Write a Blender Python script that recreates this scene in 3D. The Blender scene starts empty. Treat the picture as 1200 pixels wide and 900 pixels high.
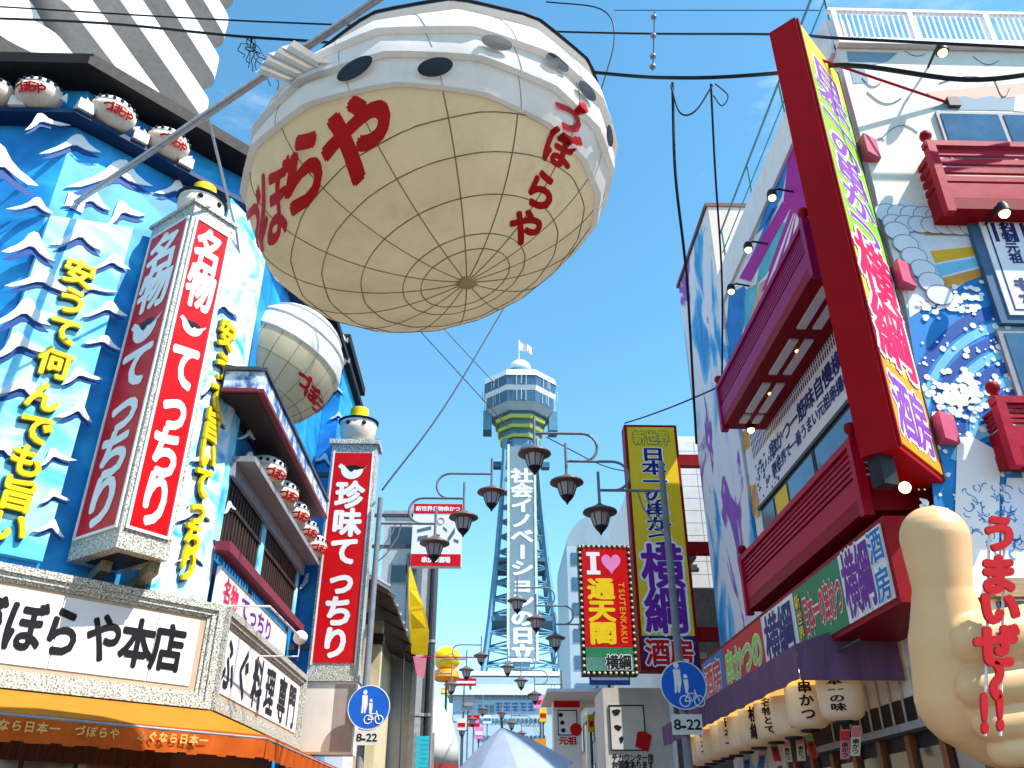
import bpy, bmesh, math, random
from mathutils import Vector, Matrix
random.seed(11)
sc = bpy.context.scene
V = Vector
R = math.radians

# ---------------------------------------------------------------- camera, sky, sun, exposure
F, PITCH, YAW, CZ = 980.0, R(28.4), R(1.54), 1.6        # focal length in photo pixels, eye height
cd = bpy.data.cameras.new('camera'); camera = bpy.data.objects.new('camera', cd)
sc.collection.objects.link(camera); sc.camera = camera
camera.location = (0, 0, CZ); camera.rotation_euler = (R(90) + PITCH, 0, -YAW)
cd.sensor_width = 36; cd.lens = 36 * F / 1200; cd.clip_start = .05; cd.clip_end = 6000
SUN_EL, SUN_AZ = R(54), R(117)                           # azimuth clockwise from +Y
world = bpy.data.worlds.new('World'); sc.world = world; world.use_nodes = True
wn, wl = world.node_tree.nodes, world.node_tree.links
bgn = wn['Background']; sky = wn.new('ShaderNodeTexSky'); sky.sky_type = 'NISHITA'; sky.sun_disc = False
sky.sun_elevation = SUN_EL; sky.sun_rotation = SUN_AZ
sky.air_density = 1.0; sky.dust_density = .15; sky.ozone_density = 1.6; sky.altitude = 0
# thin high cloud: a veil of noise over the whole sky
tc = wn.new('ShaderNodeTexCoord'); mp = wn.new('ShaderNodeMapping'); mp.inputs['Scale'].default_value = (1.6, 1.6, 5.5)
nz = wn.new('ShaderNodeTexNoise'); nz.inputs['Scale'].default_value = 1.7; nz.inputs['Detail'].default_value = 7; nz.inputs['Roughness'].default_value = .62
cr = wn.new('ShaderNodeValToRGB'); cr.color_ramp.elements[0].position = .56; cr.color_ramp.elements[0].color = (0, 0, 0, 1)
cr.color_ramp.elements[1].position = .9; cr.color_ramp.elements[1].color = (.5, .5, .5, 1)
mx = wn.new('ShaderNodeMix'); mx.data_type = 'RGBA'; mx.inputs['B'].default_value = (7.0, 7.6, 8.4, 1)
wl.new(tc.outputs['Generated'], mp.inputs['Vector']); wl.new(mp.outputs[0], nz.inputs['Vector']); wl.new(nz.outputs['Fac'], cr.inputs['Fac'])
hs = wn.new('ShaderNodeHueSaturation'); hs.inputs['Saturation'].default_value = 1.2; hs.inputs['Hue'].default_value = .481; hs.inputs['Value'].default_value = 1.1; wl.new(sky.outputs[0], hs.inputs['Color'])
wl.new(cr.outputs['Color'], mx.inputs['Factor']); wl.new(hs.outputs[0], mx.inputs['A']); wl.new(mx.outputs['Result'], bgn.inputs['Color'])
bgn.inputs['Strength'].default_value = .15
sd = bpy.data.lights.new('sun', 'SUN'); sun = bpy.data.objects.new('sun', sd); sc.collection.objects.link(sun)
sd.energy = 4.5; sd.angle = R(.5); sd.color = (1, .95, .87)
sdir = V((math.sin(SUN_AZ) * math.cos(SUN_EL), math.cos(SUN_AZ) * math.cos(SUN_EL), math.sin(SUN_EL)))
sun.rotation_euler = sdir.to_track_quat('Z', 'Y').to_euler(); sun.location = sdir * 60
vs = sc.view_settings; vs.view_transform = 'Standard'; vs.look = 'None'; vs.exposure = .92; vs.gamma = 1; vs.use_curve_mapping = False
sc.cycles.max_bounces = 6; sc.cycles.diffuse_bounces = 3; sc.cycles.use_denoising = True

# ---------------------------------------------------------------- pixel -> direction helpers (distance always comes from a surface)
_cp, _sp, _cy, _sy = math.cos(PITCH), math.sin(PITCH), math.cos(YAW), math.sin(YAW)
EYE = V((0, 0, CZ))
def ray(x, y):
    u = (x - 600) / F; v = (450 - y) / F
    Y = _cp - v * _sp
    return V((u * _cy + Y * _sy, -u * _sy + Y * _cy, _sp + v * _cp))
def atx(x, y, X): d = ray(x, y); return EYE + d * (X / d.x)
def aty(x, y, Y): d = ray(x, y); return EYE + d * (Y / d.y)
def atz(x, y, Z): d = ray(x, y); return EYE + d * ((Z - CZ) / d.z)

# ---------------------------------------------------------------- materials
MATS = {}
def M(name, col, rough=.55, var=.12, scale=6.0, bump=0.0, metal=0.0, emit=0.0, spec=.18, trans=0.0, dirt=0.0, streak=1.0, coat=0.0):
    if name in MATS: return MATS[name]
    m = bpy.data.materials.new(name); m.use_nodes = True; nt = m.node_tree; n = nt.nodes; l = nt.links
    b = n['Principled BSDF']; b.inputs['Roughness'].default_value = rough; b.inputs['Metallic'].default_value = metal
    b.inputs['Specular IOR Level'].default_value = spec; b.inputs['Coat Weight'].default_value = coat
    geo = n.new('ShaderNodeNewGeometry'); mpn = n.new('ShaderNodeMapping'); mpn.inputs['Scale'].default_value = (1, 1, 1 / streak)
    nz = n.new('ShaderNodeTexNoise'); nz.inputs['Scale'].default_value = scale; nz.inputs['Detail'].default_value = 6; nz.inputs['Roughness'].default_value = .65
    l.new(geo.outputs['Position'], mpn.inputs['Vector']); l.new(mpn.outputs[0], nz.inputs['Vector'])
    ramp = n.new('ShaderNodeValToRGB'); e = ramp.color_ramp.elements
    e[0].position = .3; e[1].position = .72
    e[0].color = (*[max(0, c * (1 - var * 1.6)) for c in col], 1); e[1].color = (*[min(1, c * (1 + var * .7)) for c in col], 1)
    l.new(nz.outputs['Fac'], ramp.inputs['Fac']); out = ramp.outputs['Color']
    if dirt:
        n2 = n.new('ShaderNodeTexNoise'); n2.inputs['Scale'].default_value = 1.1; n2.inputs['Detail'].default_value = 8; n2.inputs['Roughness'].default_value = .7
        m2 = n.new('ShaderNodeMapping'); m2.inputs['Scale'].default_value = (2.2, 2.2, .35); l.new(geo.outputs['Position'], m2.inputs['Vector']); l.new(m2.outputs[0], n2.inputs['Vector'])
        r2 = n.new('ShaderNodeValToRGB'); r2.color_ramp.elements[0].position = .5; r2.color_ramp.elements[1].position = .78
        r2.color_ramp.elements[0].color = (0, 0, 0, 1); r2.color_ramp.elements[1].color = (dirt, dirt, dirt, 1); l.new(n2.outputs['Fac'], r2.inputs['Fac'])
        mix = n.new('ShaderNodeMix'); mix.data_type = 'RGBA'; mix.inputs['B'].default_value = (.09, .075, .055, 1)
        l.new(r2.outputs['Color'], mix.inputs['Factor']); l.new(out, mix.inputs['A']); out = mix.outputs['Result']
    l.new(out, b.inputs['Base Color'])
    rr = n.new('ShaderNodeMapRange'); rr.inputs['To Min'].default_value = max(.03, rough - .12); rr.inputs['To Max'].default_value = min(1, rough + .14)
    l.new(nz.outputs['Fac'], rr.inputs['Value']); l.new(rr.outputs[0], b.inputs['Roughness'])
    if bump:
        bp = n.new('ShaderNodeBump'); bp.inputs['Strength'].default_value = bump; bp.inputs['Distance'].default_value = .02
        l.new(nz.outputs['Fac'], bp.inputs['Height']); l.new(bp.outputs[0], b.inputs['Normal'])
    if emit:
        b.inputs['Emission Color'].default_value = (*col, 1); b.inputs['Emission Strength'].default_value = emit
    if trans:
        t = n.new('ShaderNodeBsdfTranslucent'); l.new(out, t.inputs['Color']); ms = n.new('ShaderNodeMixShader'); ms.inputs[0].default_value = trans
        l.new(b.outputs[0], ms.inputs[1]); l.new(t.outputs[0], ms.inputs[2]); l.new(ms.outputs[0], n['Material Output'].inputs['Surface'])
    MATS[name] = m; return m
def M_ramp(name, stops, scale, stretch=(1, 1, 1), rough=.55, detail=5, distort=0.0, wave=False, bump=0.0, rot=0.0):
    if name in MATS: return MATS[name]
    m = bpy.data.materials.new(name); m.use_nodes = True; n = m.node_tree.nodes; l = m.node_tree.links
    b = n['Principled BSDF']; b.inputs['Roughness'].default_value = rough; b.inputs['Specular IOR Level'].default_value = .35
    geo = n.new('ShaderNodeNewGeometry'); mpn = n.new('ShaderNodeMapping'); mpn.inputs['Scale'].default_value = stretch; mpn.inputs['Rotation'].default_value = (0, rot, 0)
    if wave:
        t = n.new('ShaderNodeTexWave'); t.inputs['Distortion'].default_value = distort; t.inputs['Detail'].default_value = detail; t.inputs['Detail Scale'].default_value = 1.6
    else:
        t = n.new('ShaderNodeTexNoise'); t.inputs['Detail'].default_value = detail; t.inputs['Distortion'].default_value = distort
    t.inputs['Scale'].default_value = scale
    l.new(geo.outputs['Position'], mpn.inputs['Vector']); l.new(mpn.outputs[0], t.inputs['Vector'])
    r = n.new('ShaderNodeValToRGB'); e = r.color_ramp.elements
    while len(e) < len(stops): e.new(.5)
    for k, (p, c) in enumerate(stops): e[k].position = p; e[k].color = (*c, 1)
    l.new(t.outputs['Fac'], r.inputs['Fac']); l.new(r.outputs['Color'], b.inputs['Base Color'])
    if bump:
        bp = n.new('ShaderNodeBump'); bp.inputs['Strength'].default_value = bump; bp.inputs['Distance'].default_value = .03
        l.new(t.outputs['Fac'], bp.inputs['Height']); l.new(bp.outputs[0], b.inputs['Normal'])
    MATS[name] = m; return m
def M_glass(name, col, rough=.06):
    if name in MATS: return MATS[name]
    m = M(name, col, rough, .25, 1.3, spec=.9); return m

RED = M('sign_red_acrylic', (.60, .002, .006), .35, .07, 3, dirt=.05, spec=.2)
DRED = M('dark_red_paint', (.27, .002, .008), .5, .15, 5, dirt=.1, bump=.1, spec=.12)
CRIM = M('crimson_balcony_paint', (.42, .004, .03), .45, .14, 7, dirt=.1, bump=.1, spec=.15)
WHITE = M('white_paint', (.80, .79, .78), .5, .06, 4, dirt=.15)
PURE = M('white_letter_vinyl', (.84, .83, .84), .45, .03, 3)
CREAM = M('cream_acrylic', (.80, .74, .66), .4, .05, 2, dirt=.1)
BLACK = M('black_letter_vinyl', (.012, .011, .014), .45, .2, 5)
INK = M('near_black_paint', (.02, .02, .024), .5, .3, 6)
YEL = M('yellow_letter_paint', (.86, .60, .01), .42, .08, 5)
YELS = M('yellow_sign_film', (.84, .56, .015), .4, .06, 2, dirt=.12)
NAVY = M('navy_letter_vinyl', (.015, .02, .16), .45, .15, 4)
PURP = M('purple_letter_vinyl', (.16, .015, .30), .42, .12, 4)
GREEN = M('green_sign_film', (.03, .22, .09), .45, .12, 4)
LIME = M('lime_sign_film', (.30, .68, .04), .4, .08, 3)
ORNG = M('orange_sign_film', (.85, .32, .015), .4, .1, 3)
PINKR = M('rose_letter_vinyl', (.78, .012, .09), .4, .08, 3)
PINK = M('pink_film', (.80, .25, .55), .4, .06, 3)
CHIP = M_ramp('silver_mosaic_chip', [(.32, (.13, .11, .06)), (.46, (.36, .35, .28)), (.58, (.60, .61, .58)), (.72, (.86, .87, .86))], 42, detail=2, rough=.35, bump=.5)
STEEL = M('galvanised_steel', (.42, .43, .44), .38, .16, 9, metal=.7, dirt=.15)
GREYM = M('grey_painted_metal', (.30, .31, .33), .45, .14, 6, dirt=.2)
DGREY = M('dark_grey_metal', (.07, .075, .085), .45, .2, 8)
WOOD = M_ramp('dark_stained_wood', [(.3, (.012, .007, .005)), (.6, (.045, .02, .012)), (.8, (.08, .04, .022))], 5, (8, 8, .7), .6, 6, bump=.3)
WOODO = M_ramp('orange_brown_wood', [(.3, (.12, .04, .012)), (.7, (.26, .09, .025))], 5, (8, 8, .7), .5, 6, bump=.2)
CABLE = M('black_cable_rubber', (.012, .012, .014), .55, .2, 8)
GLASS = M_glass('blue_window_glass', (.05, .14, .26))
GLASSD = M_glass('dark_window_glass', (.015, .022, .03))
ROOFK = M('black_eave_timber', (.018, .014, .013), .6, .3, 7, bump=.3)

# ---------------------------------------------------------------- mesh builder
def root_loc(o):
    while o.parent: o = o.parent
    return o.location.copy()
class Fr:
    """a wall frame: o origin, r to the viewer's right, u up, n out of the wall"""
    def __init__(s, o, r, u=(0, 0, 1)):
        s.o = V(o); s.r = V(r).normalized(); s.u = V(u).normalized(); s.n = s.r.cross(s.u)
    def pt(s, a, b, c=0): return s.o + s.r * a + s.u * b + s.n * c
    def px(s, x, y, c=0):
        d = ray(x, y); o = s.o + s.n * c
        t = (o - EYE).dot(s.n) / d.dot(s.n); p = EYE + d * t - o
        return (p.dot(s.r), p.dot(s.u))
class MB:
    def __init__(s): s.v = []; s.f = []
    def add(s, vs, fs):
        k = len(s.v); s.v += [V(p) for p in vs]; s.f += [tuple(i + k for i in f) for f in fs]; return s
    def obox(s, o, a, b, c):
        o, a, b, c = V(o), V(a), V(b), V(c)
        if a.cross(b).dot(c) < 0: a, b = b, a
        p = [o, o + a, o + a + b, o + b, o + c, o + a + c, o + a + b + c, o + b + c]
        return s.add(p, [(3, 2, 1, 0), (4, 5, 6, 7), (0, 1, 5, 4), (1, 2, 6, 5), (2, 3, 7, 6), (3, 0, 4, 7)])
    def box(s, x0, y0, z0, x1, y1, z1): return s.obox((x0, y0, z0), (x1 - x0, 0, 0), (0, y1 - y0, 0), (0, 0, z1 - z0))
    def fbox(s, fr, a0, b0, a1, b1, c0, c1): return s.obox(fr.pt(a0, b0, c0), fr.r * (a1 - a0), fr.u * (b1 - b0), fr.n * (c1 - c0))
    def prism(s, pts, ext):
        ext = V(ext); n = len(pts); pts = [V(p) for p in pts]
        nn = V((0, 0, 0))
        for i in range(n): nn += pts[i].cross(pts[(i + 1) % n])
        if nn.dot(ext) < 0: pts.reverse()
        return s.add(pts + [p + ext for p in pts], [tuple(range(n - 1, -1, -1)), tuple(range(n, 2 * n))] + [(i, (i + 1) % n, n + (i + 1) % n, n + i) for i in range(n)])
    def fpoly(s, fr, ab, c0, c1=None):
        if c1 is None:
            pts = [fr.pt(a, b, c0) for a, b in ab]
            ar = sum(ab[i][0] * ab[(i + 1) % len(ab)][1] - ab[(i + 1) % len(ab)][0] * ab[i][1] for i in range(len(ab)))
            if ar < 0: pts.reverse()
            return s.add(pts, [tuple(range(len(pts)))])
        o = fr.pt(0, 0, 0)
        pts = [fr.pt(a, b, c0) - o for a, b in ab]; k = len(s.v); s.prism(pts, fr.n * (c1 - c0))
        for i in range(k, len(s.v)): s.v[i] = s.v[i] + o
        return s
    def fdisc(s, fr, a, b, ra, rb, c0, c1=None, n=24):
        return s.fpoly(fr, [(a + ra * math.cos(t * 2 * math.pi / n), b + rb * math.sin(t * 2 * math.pi / n)) for t in range(n)], c0, c1)
    def tube(s, pts, r, n=6, cap=True):
        pts = [V(p) for p in pts]; m = len(pts); rs = r if isinstance(r, (list, tuple)) else [r] * m
        k = len(s.v); ref = None
        for i, p in enumerate(pts):
            t = ((pts[i + 1] if i < m - 1 else p) - (pts[i - 1] if i else p)).normalized()
            if ref is None: ref = t.cross(V((0, 0, 1))) if abs(t.z) < .95 else t.cross(V((1, 0, 0)))
            ref = (ref - t * ref.dot(t)).normalized(); b = t.cross(ref)
            for j in range(n):
                an = 2 * math.pi * j / n; s.v.append(p + (ref * math.cos(an) + b * math.sin(an)) * rs[i])
        for i in range(m - 1):
            for j in range(n):
                s.f.append((k + i * n + j, k + i * n + (j + 1) % n, k + (i + 1) * n + (j + 1) % n, k + (i + 1) * n + j))
        if cap: s.f.append(tuple(k + j for j in range(n - 1, -1, -1))); s.f.append(tuple(k + (m - 1) * n + j for j in range(n)))
        return s
    def lathe(s, c, prof, n=16, sx=1, sy=1, rot=0, mat=None):
        c = V(c); k = len(s.v); m = len(prof)
        for (r, z) in prof:
            for j in range(n):
                an = rot + 2 * math.pi * j / n; p = V((r * math.cos(an) * sx, r * math.sin(an) * sy, z))
                s.v.append(c + (mat @ p if mat else p))
        for i in range(m - 1):
            for j in range(n):
                s.f.append((k + i * n + j, k + i * n + (j + 1) % n, k + (i + 1) * n + (j + 1) % n, k + (i + 1) * n + j))
        s.f.append(tuple(k + j for j in range(n - 1, -1, -1))); s.f.append(tuple(k + (m - 1) * n + j for j in range(n)))
        return s
    def ball(s, c, rx, ry=None, rz=None, n=14, m=8, mat=None):
        ry = ry or rx; rz = rz or rx
        pr = [(max(.02, math.cos(-math.pi / 2 + math.pi * i / m)), math.sin(-math.pi / 2 + math.pi * i / m)) for i in range(m + 1)]
        k = len(s.v); s.lathe((0, 0, 0), pr, n)
        for i in range(k, len(s.v)):
            p = V((s.v[i].x * rx, s.v[i].y * ry, s.v[i].z * rz)); s.v[i] = V(c) + (mat @ p if mat else p)
        return s
    def build(s, name, mat, parent=None, smooth=False, label=None, cat=None, group=None, kind=None):
        if parent is not None: off = root_loc(parent)
        else:
            xs = [p.x for p in s.v]; ys = [p.y for p in s.v]; zs = [p.z for p in s.v]
            off = V(((min(xs) + max(xs)) / 2, (min(ys) + max(ys)) / 2, min(zs)))
        me = bpy.data.meshes.new(name); me.from_pydata([tuple(p - off) for p in s.v], [], s.f); me.update()
        if smooth:
            me.polygons.foreach_set('use_smooth', [True] * len(me.polygons))
            if smooth != 'all': me.set_sharp_from_angle(angle=R(38))
        me.materials.append(mat)
        o = bpy.data.objects.new(name, me); sc.collection.objects.link(o)
        if parent is not None: o.parent = parent
        else: o.location = off
        tag(o, label, cat, group, kind); return o
def tag(o, label=None, cat=None, group=None, kind=None):
    if label: o['label'] = label
    if cat: o['category'] = cat
    if group: o['group'] = group
    if kind: o['kind'] = kind
    return o
def thing(name, label, cat, loc=(0, 0, 0), group=None):
    o = bpy.data.objects.new(name, None); sc.collection.objects.link(o); o.location = loc; o.empty_display_size = .2
    return tag(o, label, cat, group)
def copy_tree(o, parent=None):
    c = o.copy(); sc.collection.objects.link(c); c.parent = parent
    for ch in [x for x in o.children]: copy_tree(ch, c)
    return c
def part(name, mat, parent, fn, smooth=False, kind=None):
    m = MB(); fn(m); return m.build(name, mat, parent, smooth, kind=kind)
def bx(name, mat, parent, fr, a0, b0, a1, b1, c0, c1): return MB().fbox(fr, a0, b0, a1, b1, c0, c1).build(name, mat, parent)

# ---------------------------------------------------------------- lettering
_G = {}
def glyph(ch, bold, ext):
    k = (ch, bold, ext)
    if k not in _G:
        c = bpy.data.curves.new('g', 'FONT'); c.body = ch; c.size = 1; c.resolution_u = 3; c.extrude = .5 if ext else 0
        c.fill_mode = 'FRONT' if ext else 'BOTH'
        o = bpy.data.objects.new('g', c); m = o.to_mesh()
        w = 1.0
        if ord(ch) < 0x2000 and m.vertices:
            xs = [v.co.x for v in m.vertices]; w = None; cx = (min(xs) + max(xs)) / 2; half = (max(xs) - min(xs)) / 2
        vs = [(v.co.x - (.5 if w else cx), v.co.y - (.37 if w else .35), (v.co.z + .5) if ext else 0.0) for v in m.vertices]
        fs = [tuple(p.vertices) for p in m.polygons]
        if bold: vs, fs = embolden(vs, fs, bold)
        o.to_mesh_clear(); bpy.data.objects.remove(o); bpy.data.curves.remove(c); _G[k] = (vs, fs)
    return _G[k]
def embolden(vs, fs, b):
    # thicken the strokes: copies of the glyph shifted round a circle, each a hair higher so that no faces coincide
    sh = [(0, 0)] + [(b * math.cos(2 * math.pi * k / 8), b * math.sin(2 * math.pi * k / 8)) for k in range(8)]
    if b > .05: sh += [(b * .5 * math.cos(2 * math.pi * (k + .5) / 6), b * .5 * math.sin(2 * math.pi * (k + .5) / 6)) for k in range(6)]
    V2, F2 = [], []
    for i, (dx, dy) in enumerate(sh):
        o = len(V2); V2 += [(x + dx, y + dy, z + i * 1e-3) for x, y, z in vs]; F2 += [tuple(j + o for j in f) for f in fs]
    return V2, F2
def letters(name, parent, fr, items, mat, bold=.02, c=.006, depth=0.0, label=None, cat=None):
    """items: (char, a, b, w, h[, turn]) in frame metres, one mesh for the inscription"""
    m = MB()
    for it in items:
        ch, a, b, w, h = it[:5]; tn = it[5] if len(it) > 5 else 0
        vs, fs = glyph(ch, bold, depth > 0); ct, st = math.cos(tn), math.sin(tn)
        m.add([fr.pt(a + (x * ct - y * st) * w, b + (x * st + y * ct) * h, c + (z * depth if depth else z * .25)) for x, y, z in vs], fs)
    return m.build(name, mat, parent, label=label, cat=cat)
def vcol(s, a, b0, b1, w, fill=1.08, lean=0.0):
    n = len(s); st = (b1 - b0) / n; out = []
    for i, ch in enumerate(s):
        if ch == ' ': continue
        out.append((ch, a + lean * (i + .5) / n, b0 + st * (i + .5), w, abs(st) * fill, -math.pi / 2 if ch in 'ー〜' else 0))
    return out
def hrow(s, a0, a1, b, h, fill=1.05):
    n = len(s); st = (a1 - a0) / n
    return [(ch, a0 + st * (i + .5), b, st * fill, h) for i, ch in enumerate(s) if ch != ' ']

# ================================================================ SETTING: ground, road, kerbs
ASPH = M('asphalt', (.055, .055, .058), .85, .3, 30, bump=.4, dirt=.1)
PAVE = M('paving_concrete', (.30, .28, .26), .8, .15, 9, bump=.2, dirt=.25)
MB().box(-1500, -1500, -.3, 1500, 1500, 0).build('ground', ASPH, kind='structure')
MB().box(-3.1, -12, .0, 3.1, 140, .012).build('road', M('paved_road', (.22, .19, .17), .8, .2, 4, bump=.2), kind='structure')
for s in (-1, 1):
    MB().box(min(s * 3.1, s * 3.4), 6, 0, max(s * 3.1, s * 3.4), 140, .13).build('kerb', PAVE, kind='structure')

# ================================================================ LEFT: the blue restaurant on the corner
BLUE = M_ramp('wave_blue_paint', [(.25, (.006, .15, .45)), (.5, (.012, .27, .66)), (.72, (.04, .44, .80))], .8, (1, 1, 1.8), .5, 5, 1.2, bump=.15)
SKYB = M_ramp('light_wave_paint', [(.28, (.04, .38, .76)), (.40, (.12, .56, .84)), (.54, (.32, .73, .90)), (.72, (.70, .88, .94))], .9, (1, 1, 1.9), .5, 4, 1.0, bump=.15)
FOAM = M_ramp('foam_wave_paint', [(.30, (.04, .42, .80)), (.42, (.35, .72, .9)), (.54, (.78, .88, .92))], 1.6, (1, 1, 1.4), .5, 5, 1.4, bump=.15)
CREST = M('white_wave_crest', (.82, .83, .87), .5, .07, 6, dirt=.12)
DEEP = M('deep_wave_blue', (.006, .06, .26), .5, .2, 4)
C2 = V((-7.19, 10.71, 0)); A1 = V((-4.6, 13.3, 0))
CH = Fr(C2, (1, 1, 0)); FL = Fr((-16, 10.71, 0), (1, 0, 0)); SL = Fr((-4.6, 0, 0), (0, 1, 0))
LB = thing('restaurant_building', 'bright blue corner restaurant covered in painted waves, on the left', 'building', (-10, 17, 0))
ZT = 13.15
part('wall', BLUE, LB, lambda m: m.prism([C2, A1, (-4.6, 23.5, 0), (-16, 23.5, 0), (-16, 10.71, 0)], (0, 0, ZT)))
# roof eave: outline offset half a metre
def off_poly(d): return [V((-16, C2.y - d, 0)), V((C2.x + d * .4142, C2.y - d, 0)), V((A1.x + d, A1.y - d * .4142, 0)), V((A1.x + d, 23.6, 0)), V((-16, 23.6, 0))]
part('eave', ROOFK, LB, lambda m: m.prism([p + V((0, 0, ZT + .003)) for p in off_poly(.62)], (0, 0, .17)))
part('roof', ROOFK, LB, lambda m: m.prism([p + V((0, 0, ZT + .18)) for p in off_poly(.45)], (0, 0, .25)))
# dark ledge that carries the ornaments
LEDZ = CH.px(131, 133, .32)[1] - .30
LED = part('ornament_ledge', M('navy_ledge', (.008, .03, .09), .5, .2, 5), LB, lambda m: m.prism([p + V((0, 0, LEDZ - .09)) for p in off_poly(.34)], (0, 0, .09)))
for k, (x, y) in enumerate(((28, 110), (98, 132), (163, 164), (216, 192), (84, 113), (150, 147))):
    f = CH if x > 60 else FL; a, b = f.px(x, y, .3)
    if k < 4: bx('light_box', CREAM, LED, f, a - .13, LEDZ + .003, a + .13, LEDZ + .22, .1, .40)
CR = [(0, .18), (.14, .34), (.28, .46), (.42, .66), (.52, .92), (.60, 1), (.68, .96), (.73, .76), (.80, .44), (.90, .16), (1, -.06), (.84, .04), (.71, .22), (.61, .44), (.52, .46), (.36, .30), (.16, .16)]
def crest(fr, x0, y0, x1, y1, c, mirror=False, parent=LB):
    rc = random.Random(int(x0 * 7 + y0 * 13)); w, h = (x1 - x0) * rc.uniform(.92, 1.12), (y1 - y0) * rc.uniform(.72, 1.05); sh_ = rc.uniform(-.22, .22); pk = rc.uniform(.78, 1.25)
    P = lambda u, v, dy=0: fr.px(x0 + (1 - max(0, u) ** pk if mirror else max(0, u) ** pk) * w, y1 - v * h + dy + sh_ * (u - .5) * h * 1.6, c)
    o = MB().fpoly(fr, [P(u, v) for u, v in CR], c + .012, c + .045).build('wave_crest', CREST, parent)
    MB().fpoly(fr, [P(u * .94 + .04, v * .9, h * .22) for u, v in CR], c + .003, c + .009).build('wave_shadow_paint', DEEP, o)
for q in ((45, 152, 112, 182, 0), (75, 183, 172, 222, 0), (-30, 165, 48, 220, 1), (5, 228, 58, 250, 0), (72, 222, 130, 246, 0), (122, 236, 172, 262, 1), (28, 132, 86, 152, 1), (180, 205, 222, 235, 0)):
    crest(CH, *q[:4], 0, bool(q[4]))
# projecting relief panel with the yellow lettering
PA0, PB1 = CH.px(-70, 240, .16); PA1, _ = CH.px(156, 268, .16)
PA0 = max(PA0, .03)
_, PBB = CH.px(20, 652, .16)
_, PT0 = CH.px(60, 246, .16); _, PT1 = CH.px(155, 266, .16)
WP = part('wave_panel', SKYB, LB, lambda m: m.fpoly(CH, [(PA0, PBB), (PA1, PBB), (PA1, PT1), (PA0 + .5, PT0 + .1), (PA0, PT0 - .1)], .004, .16))
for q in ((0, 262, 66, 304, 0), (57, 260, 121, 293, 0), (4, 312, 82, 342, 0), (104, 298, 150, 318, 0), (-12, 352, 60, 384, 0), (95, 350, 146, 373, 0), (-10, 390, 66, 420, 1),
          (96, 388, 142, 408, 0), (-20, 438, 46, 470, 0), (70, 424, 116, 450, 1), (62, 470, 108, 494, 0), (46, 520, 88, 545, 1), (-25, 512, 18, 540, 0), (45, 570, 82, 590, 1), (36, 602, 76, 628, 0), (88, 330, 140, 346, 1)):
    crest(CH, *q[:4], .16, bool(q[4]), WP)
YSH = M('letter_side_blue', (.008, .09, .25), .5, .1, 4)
items = []
for ch, x, y in zip('安うて何んでも旨い', (92, 84, 75, 63, 50, 41, 31, 20, 10), (321, 354, 388, 426, 465, 503, 541, 580, 617)):
    a, b = CH.px(x, y, .2); items.append((ch, a, b, .50, .50))
LT = letters('yellow_lettering', WP, CH, items, YEL, .034, .19, .06)
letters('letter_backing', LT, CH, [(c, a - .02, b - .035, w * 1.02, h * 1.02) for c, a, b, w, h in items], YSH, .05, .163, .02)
# angled panel right of the box sign
G0 = V((-4.88, 12.12, 0)); G1 = V((-4.5, 13.17, 0))
GP = Fr(G0, G1 - G0); gw = (G1 - G0).length
gb, gt = 4.72, 12.0
GW = part('angled_wave_panel', FOAM, LB, lambda m: m.prism([G0 + V((0, 0, gb)), G1 + V((0, 0, gb)), A1 + V((.06, .3, gb)), A1 + V((-.7, -.69, gb))], (0, 0, gt - gb)))
items = []; n9 = '安うて旨いてっちり'
for i, ch in enumerate(n9):
    t = i / 8; a, b = GP.px(264 - 46 * t, 393 + 268 * t ** .94, .03); items.append((ch, a, b, .44, .58))
LT = letters('yellow_lettering', GW, GP, items, YEL, .034, .03, .06)
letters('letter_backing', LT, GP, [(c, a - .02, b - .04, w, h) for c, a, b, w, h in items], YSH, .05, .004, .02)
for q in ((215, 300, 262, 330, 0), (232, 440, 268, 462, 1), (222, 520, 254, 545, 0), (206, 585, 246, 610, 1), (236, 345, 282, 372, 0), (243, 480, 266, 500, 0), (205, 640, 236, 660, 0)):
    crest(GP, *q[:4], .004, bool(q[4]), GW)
# street front: pilasters, timber windows, sill, small sign, canopy
w0 = SL.px(262, 560)[0]; w1 = SL.px(303, 600)[0]; w2 = SL.px(309, 600)[0]; w3 = SL.px(346, 640)[0]
sz = 5.85; wt = 7.03
for (p, q) in ((w0, w1), (w2, w3)):
    wd = part('timber_window', WOOD, LB, lambda m: m.fbox(SL, p, sz, q, wt, .01, .05))
    nsl = max(4, int((q - p) / .17))
    for i in range(nsl):
        a = p + (q - p) * (i + .5) / nsl
        bx('slat', WOOD, wd, SL, a - .045, sz + .02, a + .045, wt - .02, .053, .11)
    bx('rail', WOOD, wd, SL, p, sz + (wt - sz) * .62, q, sz + (wt - sz) * .62 + .07, .112, .14)
for (p, q) in ((13.3, w0 - .02), (w1 + .02, w2 - .02), (w3 + .02, 19.6)):
    pl = bx('wave_pilaster', SKYB, LB, SL, p, sz, q, 8.12, .006, .12)
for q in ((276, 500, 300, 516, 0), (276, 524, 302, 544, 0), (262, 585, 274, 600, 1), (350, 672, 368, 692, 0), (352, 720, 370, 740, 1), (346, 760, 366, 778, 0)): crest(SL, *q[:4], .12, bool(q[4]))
part('window_sill', M('crimson_sill', (.22, .03, .05), .5, .15, 5), LB, lambda m: m.fbox(SL, 13.36, sz - .16, w3 + .3, sz - .005, .125, .36))
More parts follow.
